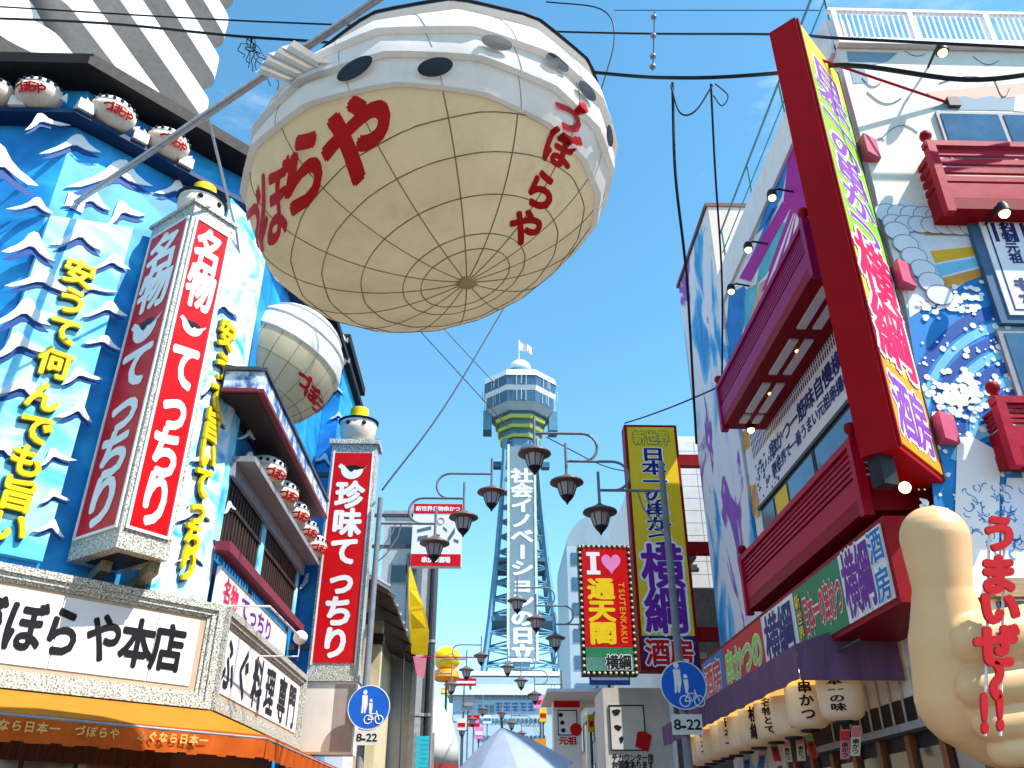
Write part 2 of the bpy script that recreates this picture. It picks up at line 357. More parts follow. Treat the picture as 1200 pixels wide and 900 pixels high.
# canopy over the timber windows
cz0, cz1, cx = 8.16, 8.64, .66
cy0, cy1 = 12.62, 18.9
CN = part('canopy', WOOD, LB, lambda m: m.prism([SL.pt(cy0, cz0, .004), SL.pt(cy0, cz0 + .02, cx), SL.pt(cy0, cz1, cx), SL.pt(cy0, cz1 + .1, .004)], (0, cy1 - cy0, 0)))
FASC = M_ramp('mottled_white_blue_tile', [(.38, (.05, .14, .34)), (.5, (.45, .55, .7)), (.6, (.8, .8, .82))], 5, (1, 1, 1), .45, 3)
part('fascia', FASC, CN, lambda m: m.fbox(SL, cy0 - .03, cz0 + .07, cy1, cz1 - .07, cx + .003, cx + .06))
part('fascia_end', FASC, CN, lambda m: m.obox(SL.pt(cy0 - .06, cz0 + .07, .06), SL.n * cx, (0, .05, 0), (0, 0, cz1 - cz0 - .14)))
for z, mt in ((cz0 + .0, M('crimson_sill', (0, 0, 0))), (cz1 - .065, DGREY)):
    part('edge_trim', mt, CN, lambda m: (m.fbox(SL, cy0 - .09, z, cy1 + .02, z + .065, cx + .0, cx + .1), m.obox(SL.pt(cy0 - .12, z, .06), SL.n * (cx - .07), (0, .055, 0), (0, 0, .065))))
part('ornament_shelf', GREYM, LB, lambda m: m.fbox(SL, 13.45, wt + .26, 19.75, wt + .36, .125, .52))
part('shelf_board', M('mottled_shelf', (.35, .38, .42), .6, .2, 8), LB, lambda m: m.fbox(SL, 13.45, wt + .0, 19.7, wt + .255, .125, .2))
# small recessed sign above the white board
s0 = SL.px(266, 700, .3)[0]; s1 = SL.px(332, 760, .3)[0]
SS = bx('small_sign', CREAM, LB, SL, 13.62, 4.82, s1 + .6, 5.5, .13, .2)
letters('red_lettering', SS, SL, hrow('名物', 13.9, 14.8, 5.2, .42), PINKR, .03, .205)
letters('purple_lettering', SS, SL, hrow('てっちり', 15.0, 17.4, 5.2, .42), PURP, .03, .205)
bz1 = 4.68
sl_ = thing('sign_spot_lamp', 'white spot lamp on a thin pipe arm above the white name board', 'lamp', (-3.4, 17.8, 4.9))
la = atx(352, 747, -3.35); lb_ = V((-4.44, la.y - 2.2, la.z + .02))
part('arm', WHITE, sl_, lambda m: m.tube([lb_, V((-3.4, lb_.y, la.z + .02)), la], .018, 6)); part('shade', WHITE, sl_, lambda m: m.ball(la, .13, .13, .12, 12, 8), smooth='all'); part('drop_arm', WHITE, sl_, lambda m: m.tube([la, V((la.x, la.y, bz1 - .3)), V((-4.05, la.y, bz1 - .3))], .014, 6))
# far wing behind the second red sign
wx = aty(398, 470, 20.4).x
wz = aty(404, 388, 20.4).z
FW = part('far_wing', BLUE, LB, lambda m: m.box(-4.59, 20.4, 0, wx, 23.4, wz - .5))
part('far_eave', ROOFK, LB, lambda m: m.box(-4.58, 20.15, wz - .497, wx + .15, 23.45, wz - .25))
WG = Fr((-5, 20.4, 0), (1, 0, 0))
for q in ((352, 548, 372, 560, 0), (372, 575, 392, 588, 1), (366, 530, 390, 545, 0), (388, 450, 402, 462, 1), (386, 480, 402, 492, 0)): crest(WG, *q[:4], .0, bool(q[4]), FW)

# ---- name boards round the corner
BK = V((-4.0, 12.93, 0)); BC = Fr(BK - V((3.4, 3.4, 0)), (1, 1, 0)); bl = 3.4 * math.sqrt(2)
BS = Fr((-4, 0, 0), (0, 1, 0)); by1 = 19.3
bz0, bz1 = 3.2, 4.68
NB = thing('shop_name_board', 'long white name board with black brush lettering in a mosaic frame, wrapping the corner', 'sign', (-4.6, 12.5, 3.2))
part('board_case', M('board_case_grey', (.25, .25, .24), .6, .2, 8), NB, lambda m: m.prism([BC.pt(0, bz0, -.06), BC.pt(bl, bz0, -.06) + V((-.045, .0, 0)), (-4.085, by1, bz0), (-4.59, by1, bz0), A1 + V((.01, -.01, bz0)), C2 + V((.01, -.01, bz0))], (0, 0, bz1 - bz0)))
def nest(fr, a0, a1, joinR, joinL):
    for k, (ins, w, c1) in enumerate(((0, .1, .05), (.105, .075, .015), (.185, .05, -.02))):
        z0, z1 = bz0 + ins * .9, bz1 - ins * .9
        for (p, q, r, s) in ((a0 + ins, z1 - w, a1 - ins, z1), (a0 + ins, z0, a1 - ins, z0 + w), (a0 + ins, z0 + w + .003, a0 + ins + w, z1 - w - .003), (a1 - ins - w, z0 + w + .003, a1 - ins, z1 - w - .003)):
            bx('frame_rail', CHIP, NB, fr, p, q, r, s, -.055, c1)
nest(BC, .02, bl - .03, 0, 0); nest(BS, 12.98, by1, 0, 0)
bx('margin_panel', M('tan_margin_film', (.52, .38, .27), .45, .08, 3), NB, BC, .27, bz0 + .22, bl - .27, bz1 - .22, -.053, -.045)
bx('margin_panel', M('tan_margin_film', (0, 0, 0)), NB, BS, 13.23, bz0 + .22, by1 - .25, bz1 - .22, -.053, -.045)
WP_ = M('white_name_panel', (.82, .80, .80), .4, .03, 2, dirt=.06)
cuts = [.33] + [BC.px(x, 760)[0] for x in (62, 180)] + [bl - .36]
for p, q in zip(cuts, cuts[1:]): bx('panel', WP_, NB, BC, p + .006, bz0 + .29, q - .006, bz1 - .27, -.042, -.03)
cuts = [13.32, 15.3, 17.3, by1 - .33]
for p, q in zip(cuts, cuts[1:]): bx('panel', WP_, NB, BS, p + .006, bz0 + .29, q - .006, bz1 - .27, -.042, -.03)
items = []
for ch, x, y in zip('づぼらや本店', (-18, 29, 73, 121, 160, 196), (722, 735, 744, 752, 760, 766)):
    a, b = BC.px(x, y, -.02); items.append((ch, a, (bz0 + bz1) / 2 + .02, .50, .68))
letters('black_lettering', NB, BC, items, BLACK, .036, -.024)
items = []
for ch, x in zip('ふぐ料理専門', (269, 286, 302, 316, 330, 341)):
    a, b = BS.px(x, 770 + (x - 264) * .85, -.02); items.append((ch, a, (bz0 + bz1) / 2, .74, .86))
letters('black_lettering', NB, BS, items, BLACK, .028, -.024)

# ---- orange awning below the boards
AWN = M('orange_awning_cloth', (.90, .44, .05), .7, .08, 3, trans=.62, dirt=.08)
VAL = M('dark_orange_valance', (.68, .13, .012), .7, .15, 4, trans=.35)
AW = thing('shop_awning', 'orange fabric awning with lettered valance below the white name board', 'awning', (-4.3, 12, 2.5))
o1 = .95
in0, in1, in2 = BC.pt(-.4, 3.17, .03), BK + V((.02, -.02, 3.17)), V((-3.97, 20.2, 3.17))
ou0, ou1, ou2 = BC.pt(-.4, 2.84, o1), V((-4 + o1, 12.93 - o1 * .4142, 2.80)), V((-4 + o1, 20.2, 2.80))
def slab(m, P, t): m.add([p for p in P] + [p + V((0, 0, t)) for p in P], [(3, 2, 1, 0), (4, 5, 6, 7), (0, 1, 5, 4), (1, 2, 6, 5), (2, 3, 7, 6), (3, 0, 4, 7)])
def strips(A, B, C, D, n):
    for i in range(n):
        t0, t1 = i / n, (i + 1) / n; l = lambda P, Q, t: P + (Q - P) * t
        sag = V((0, 0, -.02))
        yield [l(D, C, t0), l(D, C, t1), l(A, B, t1), l(A, B, t0)]
part('awning_cloth', AWN, AW, lambda m: [slab(m, [q for q in Q], .012) for Q in list(strips(in0, in1, ou1, ou0, 1)) + list(strips(in1, in2, ou2, ou1, 1))])
VF1 = Fr(ou0, ou1 - ou0); VF2 = Fr(ou1, (0, 1, 0)); l1 = (V((ou1.x, ou1.y, 0)) - V((ou0.x, ou0.y, 0))).length
VF1 = Fr(V((ou0.x, ou0.y, 0)), V((ou1.x - ou0.x, ou1.y - ou0.y, 0))); VF2 = Fr(V((ou1.x, ou1.y, 0)), (0, 1, 0))
def wavy(fr, L, m, n):
    for i in range(n):
        a0, a1 = L * i / n, L * (i + 1) / n; zt = 2.825; c0 = .014 * math.sin(i * 1.7); c1 = .014 * math.sin((i + 1) * 1.7)
        zb = 2.53 + .012 * math.sin(i * 2.3)
        m.add([fr.pt(a0, zb, c0 + .01), fr.pt(a1, zb, c1 + .01), fr.pt(a1, zt, .006), fr.pt(a0, zt, .006)], [(0, 1, 2, 3)])
part('valance', VAL, AW, lambda m: (wavy(VF1, l1, m, 40), wavy(VF2, 7.2, m, 50)))
GOLD = M('gold_valance_print', (.75, .42, .12), .6, .1, 4)
for w, x in (('ふぐなら日本一', -32), ('づぼらや', 92), ('ふぐなら日本一', 166)):
    a, b = VF1.px(x, 860, .03); st = .125
    items = [q for q in [(ch, a + i * st * 1.1, 2.69, st, st) for i, ch in enumerate(w)] if 0 < q[1] < l1 - .1]
    if items: letters('gold_lettering', AW, VF1, items, GOLD, .03, .05)
part('front_rail', GREYM, AW, lambda m: m.tube([ou0 + V((0, 0, -.02)), ou1 + V((0, 0, -.02)), ou2 + V((0, 0, -.02))], .018))
for k in range(3):
    t = .1 + .4 * k; part('arm', GREYM, AW, lambda m: m.tube([in0.lerp(in1, t) + V((0, 0, -.25)), ou0.lerp(ou1, t) + V((0, 0, -.03))], .016))
# dark shop front below
part('shop_front', WOOD, LB, lambda m: m.prism([C2 + V((.03, -.03, 0)), A1 + V((.05, -.02, 0)), (-4.55, 19.5, 0), (-4.61, 19.5, 0), (-4.66, 13.33, 0), (-7.2, 10.76, 0)], (0, 0, 3.15)))
for k in range(6):
    x, y = (-40, 110, 232)[k % 3], 885
for i in range(5):
    a = .35 + i * .68; bx('glass_door', GLASSD, LB, CH, a, .1, a + .62, 2.45, .06, .09)

# ================================================================ corner box sign
Fx = V((-5.0, 11.0, 0)); dl = V((-.80, .60, 0)); dr = V((.60, .80, 0)); wl_, wr = 1.2, .80
BX0, BX1 = 5.0, 10.92
BSG = thing('corner_box_sign', 'tall two-sided red box sign with silver mosaic frame on the blue corner', 'sign', (Fx.x, Fx.y, BX0))
part('box_case', CHIP, BSG, lambda m: m.prism([Fx + V((0, 0, BX0)), Fx + dr * wr + V((0, 0, BX0)), Fx + dr * wr + dl * wl_ + V((0, 0, BX0)), Fx + dl * wl_ + V((0, 0, BX0))], (0, 0, BX1 - BX0)))
def puffer_icon(m, fr, a, b, s, c):
    pts = []
    for k in range(22):
        t = math.pi + math.pi * k / 21; pts.append((a + s * .46 * math.cos(t), b + s * .46 * math.sin(t) * .95))
    pts += [(a + s * .62, b + s * .22), (a + s * .52, b + s * .05), (a + s * .40, b + s * .08), (a + s * .2, b - s * .02), (a + s * .05, b + s * .0), (a - s * .12, b + s * .06), (a - s * .3, b + s * .14), (a - s * .5, b + s * .26), (a - s * .60, b + s * .12)]
    m.fpoly(fr, pts, c)
def puffer_marks(m, fr, a, b, s, c):
    m.fpoly(fr, [(a - s * .3, b + s * .15), (a - s * .12, b - s * .05), (a, b - s * .12), (a + s * .1, b + s * .0), (a + s * .24, b - s * .02), (a + s * .38, b + s * .1), (a + s * .1, b + s * .2)], c)
for fr, w, nm in ((Fr(Fx + dl * wl_, -dl), wl_, 'left'), (Fr(Fx, dr), wr, 'right')):
    pan = bx('red_panel', RED, BSG, fr, .11, BX0 + .33, w - .11, BX1 - .30, .003, .02)
    for (p, q, r, s) in ((.06, BX0 + .28, .10, BX1 - .26), (w - .10, BX0 + .28, w - .06, BX1 - .26), (.105, BX0 + .28, w - .105, BX0 + .32), (.105, BX1 - .29, w - .105, BX1 - .25)):
        bx('panel_trim', WHITE, pan, fr, p, q, r, s, .003, .035)
    z0, z1 = BX1 - .42, BX0 + .42; st = (z1 - z0) / 7; gw_ = (w - .22) * .86
    it = [(ch, w / 2, z0 + st * (i + .5), gw_ * 1.05, .86) for i, ch in ((0, '名'), (1, '物'), (3, 'て'), (4, 'っ'), (5, 'ち'), (6, 'り'))]
    letters('white_lettering', pan, fr, it[:2], PURE, .04, .026); letters('white_lettering', pan, fr, it[2:], PURE, .045, .026)
    MBi = MB(); puffer_icon(MBi, fr, w / 2, z0 + st * 2.5, gw_ * .8, .026); MBi.build('puffer_emblem', PURE, pan)
    MBi = MB(); puffer_marks(MBi, fr, w / 2, z0 + st * 2.5, gw_ * .8, .031); MBi.build('emblem_marking', BLACK, pan)
BRK = M_ramp('brown_chip_bracket', [(.3, (.09, .07, .045)), (.55, (.28, .22, .13)), (.75, (.45, .42, .36))], 40, detail=2, rough=.5)
for t in (.25, .8):
    p = Fx + dl * wl_ * (1 - t) * .7 + dr * wr * t + V((0, 0, BX0))
    part('support_beam', BRK, BSG, lambda m: m.obox(p + V((0, 0, -.16)), dr * .16, (V((-.75, 1.0, 0)).normalized() * 1.15) + V((0, 0, -.1)), (0, 0, .157)))
part('bottom_recess', INK, BSG, lambda m: m.prism([Fx + dl * .2 + dr * .16 + V((0, 0, BX0 - .012)), Fx + dl * .2 + dr * (wr - .16) + V((0, 0, BX0 - .012)), Fx + dl * (wl_ - .2) + dr * (wr - .16) + V((0, 0, BX0 - .012)), Fx + dl * (wl_ - .2) + dr * .16 + V((0, 0, BX0 - .012))], (0, 0, .009)))
part('top_trim', CHIP, BSG, lambda m: m.prism([p + V((0, 0, BX1 + .003)) for p in (Fx - dl * .04 - dr * .04, Fx + dr * (wr + .05) - dl * .04, Fx + dr * (wr + .05) + dl * (wl_ + .05), Fx - dr * .04 + dl * (wl_ + .05))], (0, 0, .06)))

# ================================================================ the big paper-and-cloth puffer lantern over the street
CLOTH = M('lantern_cloth', (.82, .68, .45), .75, .08, 1.6, trans=.55, dirt=.18, bump=.1, streak=2.2)
CLTOP = M('white_lantern_cloth', (.82, .80, .77), .7, .05, 3, dirt=.14, bump=.1, trans=.4)
WIRE = M('brown_rib_wire', (.30, .22, .10), .6, .25, 8)
LRED = M('red_lantern_paint', (.60, .012, .016), .5, .1, 4)
SPOT = M('charcoal_spot_paint', (.035, .045, .06), .6, .25, 4)
class Puffer:
    def __init__(s, c, ax, rot, nm, bands, scal=.012, up=None):
        s.c = V(c); s.ax = ax; s.Rm = rot; s.nm = nm; s.bands = bands; s.scal = scal; s.up = up or ax[2]; s.tilt = (0, 0)
    def tl(s, lon): return s.tilt[0] * math.cos(lon) + s.tilt[1] * math.sin(lon)
    def mult(s, lat, lon=0):
        b = s.bands; lat = lat - s.tl(lon)
        for i in range(len(b) - 1):
            if b[i] <= lat < b[i + 1]:
                t = (lat - b[i]) / (b[i + 1] - b[i]); return 1.0 + (.035 * (1 - t) if i > 0 else 0)
        return 1.0
    def S(s, lon, lat, off=0.0, band=None):
        sc_ = 1 - s.scal * abs(math.cos(lon * s.nm / 2)) * math.cos(lat)      # slightly pinched at each rib
        mu = s.mult(lat, lon) if band is None else band
        d = V((math.cos(lat) * math.cos(lon), math.cos(lat) * math.sin(lon), math.sin(lat)))
        p = V((d.x * s.ax[0], d.y * s.ax[1], d.z * (s.up if d.z > 0 else s.ax[2]))) * (mu * sc_)
        nrm = V((d.x / s.ax[0], d.y / s.ax[1], d.z / s.ax[2])).normalized()
        return s.c + s.Rm @ (p + nrm * off)
    def hit(s, x, y):
        a = s._hit(x, y, s.ax[2])
        return a if a[1] <= 0 else s._hit(x, y, s.up)
    def _hit(s, x, y, az):
        Ri = s.Rm.transposed(); o = Ri @ (EYE - s.c); d = Ri @ ray(x, y); A3 = (s.ax[0], s.ax[1], az)
        o = V([o[i] / A3[i] for i in range(3)]); d = V([d[i] / A3[i] for i in range(3)])
        A = d.dot(d); B = o.dot(d); C = o.dot(o) - 1; D = B * B - A * C
        if D < 0: D = 0
        p = o + d * ((-B - math.sqrt(D)) / A)
        return math.atan2(p.y, p.x), math.asin(max(-1, min(1, p.z / max(1e-6, p.length))))
    def surf(s, m, l0, l1, nlat, nsub, lip=False):
        n = s.nm * nsub; k = len(m.v)
        if lip:
            for j in range(n): m.v.append(s.S(2 * math.pi * j / n, l0 + s.tl(2 * math.pi * j / n), 0, .995))
            for j in range(n): m.f.append((k + j, k + (j + 1) % n, k + n + (j + 1) % n, k + n + j))
            k += n
        for i in range(nlat + 1):
            for j in range(n):
                lon = 2 * math.pi * j / n; b0 = l0 + (s.tl(lon) if l0 > R(-80) else 0); b1 = l1 + (s.tl(lon) if l1 < R(80) else 0)
                lat = b0 + (b1 - b0) * i / nlat
                m.v.append(s.S(lon, lat, 0, s.mult(min(max(lat, b0 + 1e-5), b1 - 1e-5), lon)))
        for i in range(nlat):
            for j in range(n): m.f.append((k + i * n + j, k + i * n + (j + 1) % n, k + (i + 1) * n + (j + 1) % n, k + (i + 1) * n + j))
    def letter(s, ch, cx, cy, ax, ay, bold, off):
        vs, fs = glyph(ch, bold, False); bm = bmesh.new()
        vv = [bm.verts.new((x, y, z)) for x, y, z in vs]
        for f in fs:
            try: bm.faces.new([vv[i] for i in f])
            except ValueError: pass
        bmesh.ops.triangulate(bm, faces=bm.faces[:])
        for _ in range(4):
            lg = [e for e in bm.edges if e.calc_length() > .14]
            if not lg: break
            bmesh.ops.subdivide_edges(bm, edges=lg, cuts=1); bmesh.ops.triangulate(bm, faces=bm.faces[:])
        bm.verts.ensure_lookup_table(); bm.verts.index_update()
        V_ = [s.S(*s.hit(cx + v.co.x * ax[0] + v.co.y * ay[0], cy + v.co.x * ax[1] + v.co.y * ay[1]), off + v.co.z * .3) for v in bm.verts]
        F_ = [tuple(v.index for v in f.verts) for f in bm.faces]; bm.free(); return V_, F_
    def wires(s, parent, lats, r, l0, l1, step=1):
        m = MB()
        for j in range(0, s.nm, step):
            lon = 2 * math.pi * j / s.nm; m.tube([s.S(lon, l0 + (l1 + s.tl(lon) - l0) * i / 18, .004, 1) for i in range(19)], r, 4)
        for la in lats: m.tube([s.S(2 * math.pi * j / 72, la, .004, 1) for j in range(73)], r, 4)
        return m
    def disc(s, x, y, rlon, off, n=18):
        lon, lat = s.hit(x, y); mu = s.mult(lat, lon) + .02; P = [s.S(lon + rlon * math.cos(2 * math.pi * k / n) / max(.3, math.cos(lat)), lat + rlon * .8 * math.sin(2 * math.pi * k / n), off, mu) for k in range(n)]
        return [s.S(lon, lat, off, mu)] + P, [(0, k + 1, (k + 1) % n + 1) for k in range(n)]

LK = .885; FC = EYE + ray(511, 230) * 10.5 * LK
rightv = V((_cy, -_sy, 0)); fwd = ray(499, 188).normalized()
rm = Matrix.Rotation(R(-18.5), 3, V((0, 1, 0))) @ Matrix.Rotation(R(4.4), 3, V((1, 0, 0)))
q = Puffer(FC, (2.29 * LK, 2.55 * LK, 1.30 * LK), rm, 16, [R(-90), R(24), R(38), R(52), R(64)], .016, 1.45 * LK)
# take the band latitudes from where the seams cross the near meridian
BIG = thing('puffer_lantern', 'huge cream puffer-fish lantern with red lettering hanging over the street', 'lantern', FC + V((0, 0, -1.9)))
sp_ = [q.hit(*p) for p in ((292, 192), (316, 156), (364, 130), (420, 109), (490, 98), (540, 103), (585, 117), (640, 152), (675, 184), (694, 210))]
# the cloth back sits askew on the belly: fit its tilt from the lowest seam
def lsq(P):
    N = [[0.0] * 4 for _ in range(3)]
    for lo, la in P:
        f = (1, math.cos(lo), math.sin(lo))
        for i in range(3):
            for j in range(3): N[i][j] += f[i] * f[j]
            N[i][3] += f[i] * la
    for i in range(3):
        for j in range(3):
            if i != j:
                t = N[j][i] / N[i][i]; N[j] = [a - t * b for a, b in zip(N[j], N[i])]
    return [N[i][3] / N[i][i] for i in range(3)]
c0_, tA, tB = lsq(sp_); q.tilt = (tA, tB)
def base_lat(P): h = [q.hit(*p) for p in P]; return sum(la - q.tl(lo) for lo, la in h) / len(h)
seams = [c0_, base_lat(((420, 78), (477, 63), (585, 74), (650, 108))), base_lat(((440, 47), (480, 36), (585, 38), (660, 82))), base_lat(((500, 14), (560, 8), (640, 40)))]
for k in range(1, 4): seams[k] = max(seams[k], seams[k - 1] + R(5))
q.bands = [R(-90)] + seams
part('belly', CLOTH, BIG, lambda m: q.surf(m, R(-89.5), seams[0], 40, 4), smooth='all')
for k in range(3):
    part('back_band', CLTOP, BIG, lambda m: q.surf(m, seams[k], seams[k + 1], 5, 4, True), smooth=True)
q.bands = [R(-90)] + seams + [R(89)]
part('crown', CLTOP, BIG, lambda m: q.surf(m, seams[3], R(86), 8, 4, True), smooth=True)
part('back_seam', INK, BIG, lambda m: m.tube([q.S(2 * math.pi * j / 72, seams[3] + q.tl(2 * math.pi * j / 72), .02, 1.035) for j in range(73)], .018, 5))
q_b = q.bands; 
lats = [q.hit(515, y)[1] for y in (139, 188, 240, 288)] + [R(-76)]
q.wires(BIG, lats, .0065, R(-88), seams[0] - .01).build('rib_wires', WIRE, BIG, kind='stuff')
m = MB()
for j in range(16):
    lon = 2 * math.pi * j / 16
    for k in range(3): m.tube([q.S(lon, q.tl(lon) + seams[k] + (seams[k + 1] - seams[k]) * t / 4 * .98, .003) for t in range(5)], .004, 4)
m.build('band_seams', GREYM, BIG, kind='stuff')
part('bottom_ring', CLOTH, BIG, lambda m: m.lathe(q.S(0, R(-90), 0) + V((0, 0, -.03)), [(.10, 0), (.12, .02), (.10, .04)], 14))
for x, y, r_ in ((510, 83, .075), (580, 56, .075), (650, 77, .075), (684, 109, .075), (418, 84, .085), (706, 162, .07)):
    m = MB(); m.add(*q.disc(x, y, r_, .012)); m.build('spot', SPOT, BIG)
for ch, cx, cy, ax, ay in (('づ', 295, 268, (20, -12), (-2, -100)), ('ぼ', 320, 240, (36, -22), (2, -108)), ('ら', 355, 200, (56, -32), (4, -104)), ('や', 418, 163, (86, -44), (-4, -112)),
                           ('づ', 664, 137, (36, 20), (8, -44)), ('ぼ', 655, 174, (36, 18), (12, -42)), ('ら', 634, 222, (36, 18), (16, -46)), ('や', 615, 266, (40, 10), (14, -44))):
    m = MB(); m.add(*q.letter(ch, cx, cy, ax, ay, .03 if cx < 330 else .05, .016)); m.build('red_letter', LRED, BIG, smooth='all')
# pleated side fin
fb = [q.S(*q.hit(x, y), -.05) for x, y in ((352, 101), (372, 88), (390, 76))]
fin_n = (fb[2] - fb[0]).normalized()
m = MB(); base = [fb[0].lerp(fb[2], i / 8) for i in range(9)]
out = (ray(330, 68) - ray(371, 88)).normalized()
tip = [base[i] + out * (.50 - .06 * abs(i - 4) / 4) + (base[8] - base[0]) * ((i - 4) / 8 * .35) for i in range(9)]
for i in range(8):
    zz = fwd * (.03 if i % 2 else -.03); zz2 = fwd * (-.03 if i % 2 else .03)
    m.prism([base[i] + zz, base[i + 1] + zz2, tip[i + 1] + zz2 * 1.5, tip[i] + zz * 1.5], fwd * .012)
m.build('side_fin', CLTOP, BIG)
# hood of the face, upper right

# steel pole that carries it
pw = CH.pt(*CH.px(88, 238)); top_ax = FC + V((0, 0, 0))
hn = V((top_ax.y - pw.y, -(top_ax.x - pw.x), 0)).normalized()
d_ = ray(438, 2); pp = EYE + d_ * ((pw - EYE).dot(hn) / d_.dot(hn))
L_ = (V((top_ax.x - pw.x, top_ax.y - pw.y, 0)).length) / (V((pp.x - pw.x, pp.y - pw.y, 0)).length)
pe = pw + (pp - pw) * L_
PO = thing('lantern_pole', 'long slanting grey steel pole holding the big puffer lantern', 'pole', pw)
part('boom', STEEL, PO, lambda m: m.tube([pw, pw + (pp - pw) * .45, pe + (pe - pw).normalized() * .25], [.045, .06, .06], 10), smooth=True)
part('hanger', DGREY, PO, lambda m: m.tube([pe, q.S(0, R(90), -.1)], .02, 6))
part('wall_plate', STEEL, PO, lambda m: m.fbox(CH, *[v for v in (CH.px(88, 238)[0] - .14, CH.px(88, 238)[1] - .14, CH.px(88, 238)[0] + .14, CH.px(88, 238)[1] + .14)], .002, .03))
ps = pw.lerp(pe, .40)
part('strut', STEEL, PO, lambda m: m.tube([ps, V((-4.72, 12.3, BX1 + .4)), V((-4.72, 12.7, BX1 + .1))], .025, 6))
# ================================================================ second, smaller lantern over the canopy
c2 = aty(333, 428, 15.4)
q2 = Puffer(c2, (1.16, 1.3, 1.30), Matrix.Rotation(R(24), 3, V((0, 1, 0))), 18, [R(-90), R(8), R(28), R(48), R(89)], .012)
SM = thing('puffer_lantern', 'smaller cream puffer-fish lantern above the tiled canopy of the blue restaurant', 'lantern', c2 + V((0, 0, -1.4)))
part('belly', CLOTH, SM, lambda m: q2.surf(m, R(-89.5), R(8), 24, 3), smooth='all')
for k in range(3): part('back_band', CLTOP, SM, lambda m: q2.surf(m, q2.bands[k + 1], q2.bands[k + 2] - (R(3) if k == 2 else 0), 6, 3, True), smooth=True)
q2.wires(SM, [R(-70), R(-40), R(-15)], .008, R(-88), R(7)).build('rib_wires', WIRE, SM, kind='stuff')
for ch, x, y in zip('づぼらや', (356, 365, 372, 378), (446, 460, 474, 488)):
    m = MB(); m.add(*q2.letter(ch, x, y, (15, 16), (7, -20), .05, .012)); m.build('red_letter', LRED, SM, smooth='all')
part('hanger', DGREY, SM, lambda m: (m.tube([q2.S(0, R(86)), c2 + V((0, 0, 1.9))], .03, 6), m.tube([c2 + V((0, 0, 1.9)), V((-4.59, c2.y, c2.z + 1.9))], .03, 6)))

# ================================================================ small puffer ornaments under the eaves
def make_puffer_ornament():
    r_ = thing('puffer_ornament', 'x', 'ornament')
    pr = [(.02, -.24), (.12, -.225), (.21, -.16), (.265, -.06), (.28, .03)]
    part('belly', M('ornament_belly', (.74, .60, .47), .45, .1, 8), r_, lambda m: m.lathe((0, 0, .25), pr, 18, 1.18, 1), smooth='all')
    pr = [(.283, .032), (.262, .10), (.205, .175), (.12, .22), (.02, .235)]
    part('back', M('ornament_white', (.80, .80, .82), .4, .06, 6), r_, lambda m: m.lathe((0, 0, .25), pr, 18, 1.18, 1), smooth='all')
    m = MB()
    for k in range(18):
        an = 2 * math.pi * (k + .5) / 18; m.ball((.270 * 1.18 * math.cos(an), .270 * math.sin(an), .25 + .085), .03, n=6, m=4)
    m.build('dots', INK, r_, kind='stuff')
    part('dark_patch', SPOT, r_, lambda m: m.lathe((0, .02, .262), [(.165, .205), (.10, .228), (.02, .240)], 16, 1.2, .8), smooth='all')
    for e in (-1, 1): part('side_fin', M('ornament_white', (0, 0, 0)), r_, lambda m: m.prism([(e * .30, 0, .22), (e * .40, -.02, .29), (e * .40, .02, .16)], (0, .03, 0)))
    m = MB()
    for ch, an in zip('づぼらや', (-118, -99, -81, -62)):
        a_ = R(an); vs, fs = glyph(ch, .05, False); sx = .15
        V_ = []
        for x, y, z in vs:
            t = a_ + x * sx / .30; zz = .155 + y * .16
            rr = .30 if zz > .2 else .30 - (.2 - zz) * .55
            V_.append(V((rr * 1.16 * math.cos(t), rr * math.sin(t), zz)))
        m.add(V_, fs)
    m.build('red_lettering', LRED, r_)
    return r_
orn = make_puffer_ornament(); first = True
def place_orn(p, yaw, s, label, grp):
    global first
    o = orn if first else copy_tree(orn); first = False
    o.location = p; o.rotation_euler = (0, 0, yaw); o.scale = (s, s, s); o['label'] = label; o['group'] = grp
g1 = 'puffer ornaments under the roof eave'
for k, (x, y, lb) in enumerate(((-4, 116, 'puffer ornament cut by the left picture edge, under the black roof eave'), (52, 113, 'puffer ornament just left of the roof eave corner'),
                                (131, 133, 'puffer ornament right of the eave corner, middle of the roof row'), (195, 167, 'puffer ornament nearest the slanting steel pole, under the roof eave'))):
    fr = FL if k < 2 else CH; a, b = fr.px(x, y, .2); p = fr.pt(a, LEDZ + .002, .32)
    place_orn(p, 0 if k < 2 else R(45), 1.16, lb, g1)
g2 = 'puffer ornaments on the shelf below the canopy'
for k, (x, y) in enumerate(((310, 549), (326, 575), (340, 600), (352, 619), (363, 637))):
    p = atx(x, y, -4.32); a = p.y
    nm = ('first and nearest', 'second', 'third', 'fourth', 'fifth and farthest')[k]
    place_orn(V((-4.28, p.y, wt + .362)), R(60), 1.25, nm + ' puffer ornament in the row on the shelf below the canopy', g2)
for k, (x, y, lb) in enumerate(((390, 397, 'upper puffer ornament under the far black eave of the blue restaurant'), (392, 421, 'lower puffer ornament under the far black eave of the blue restaurant'))):
    p = aty(x, y, 20.1); place_orn(p + V((0, 0, -.27)), 0, 1.05, lb, 'puffer ornaments under the far eave')
part('ornament_bracket', DGREY, LB, lambda m: m.box(-4.2, 20.0, aty(390, 408, 20.1).z - .06, wx - .1, 20.39, aty(390, 408, 20.1).z - .03))
part('ornament_bracket', DGREY, LB, lambda m: m.box(-4.2, 20.0, aty(390, 431, 20.1).z - .06, wx - .1, 20.39, aty(390, 431, 20.1).z - .03))
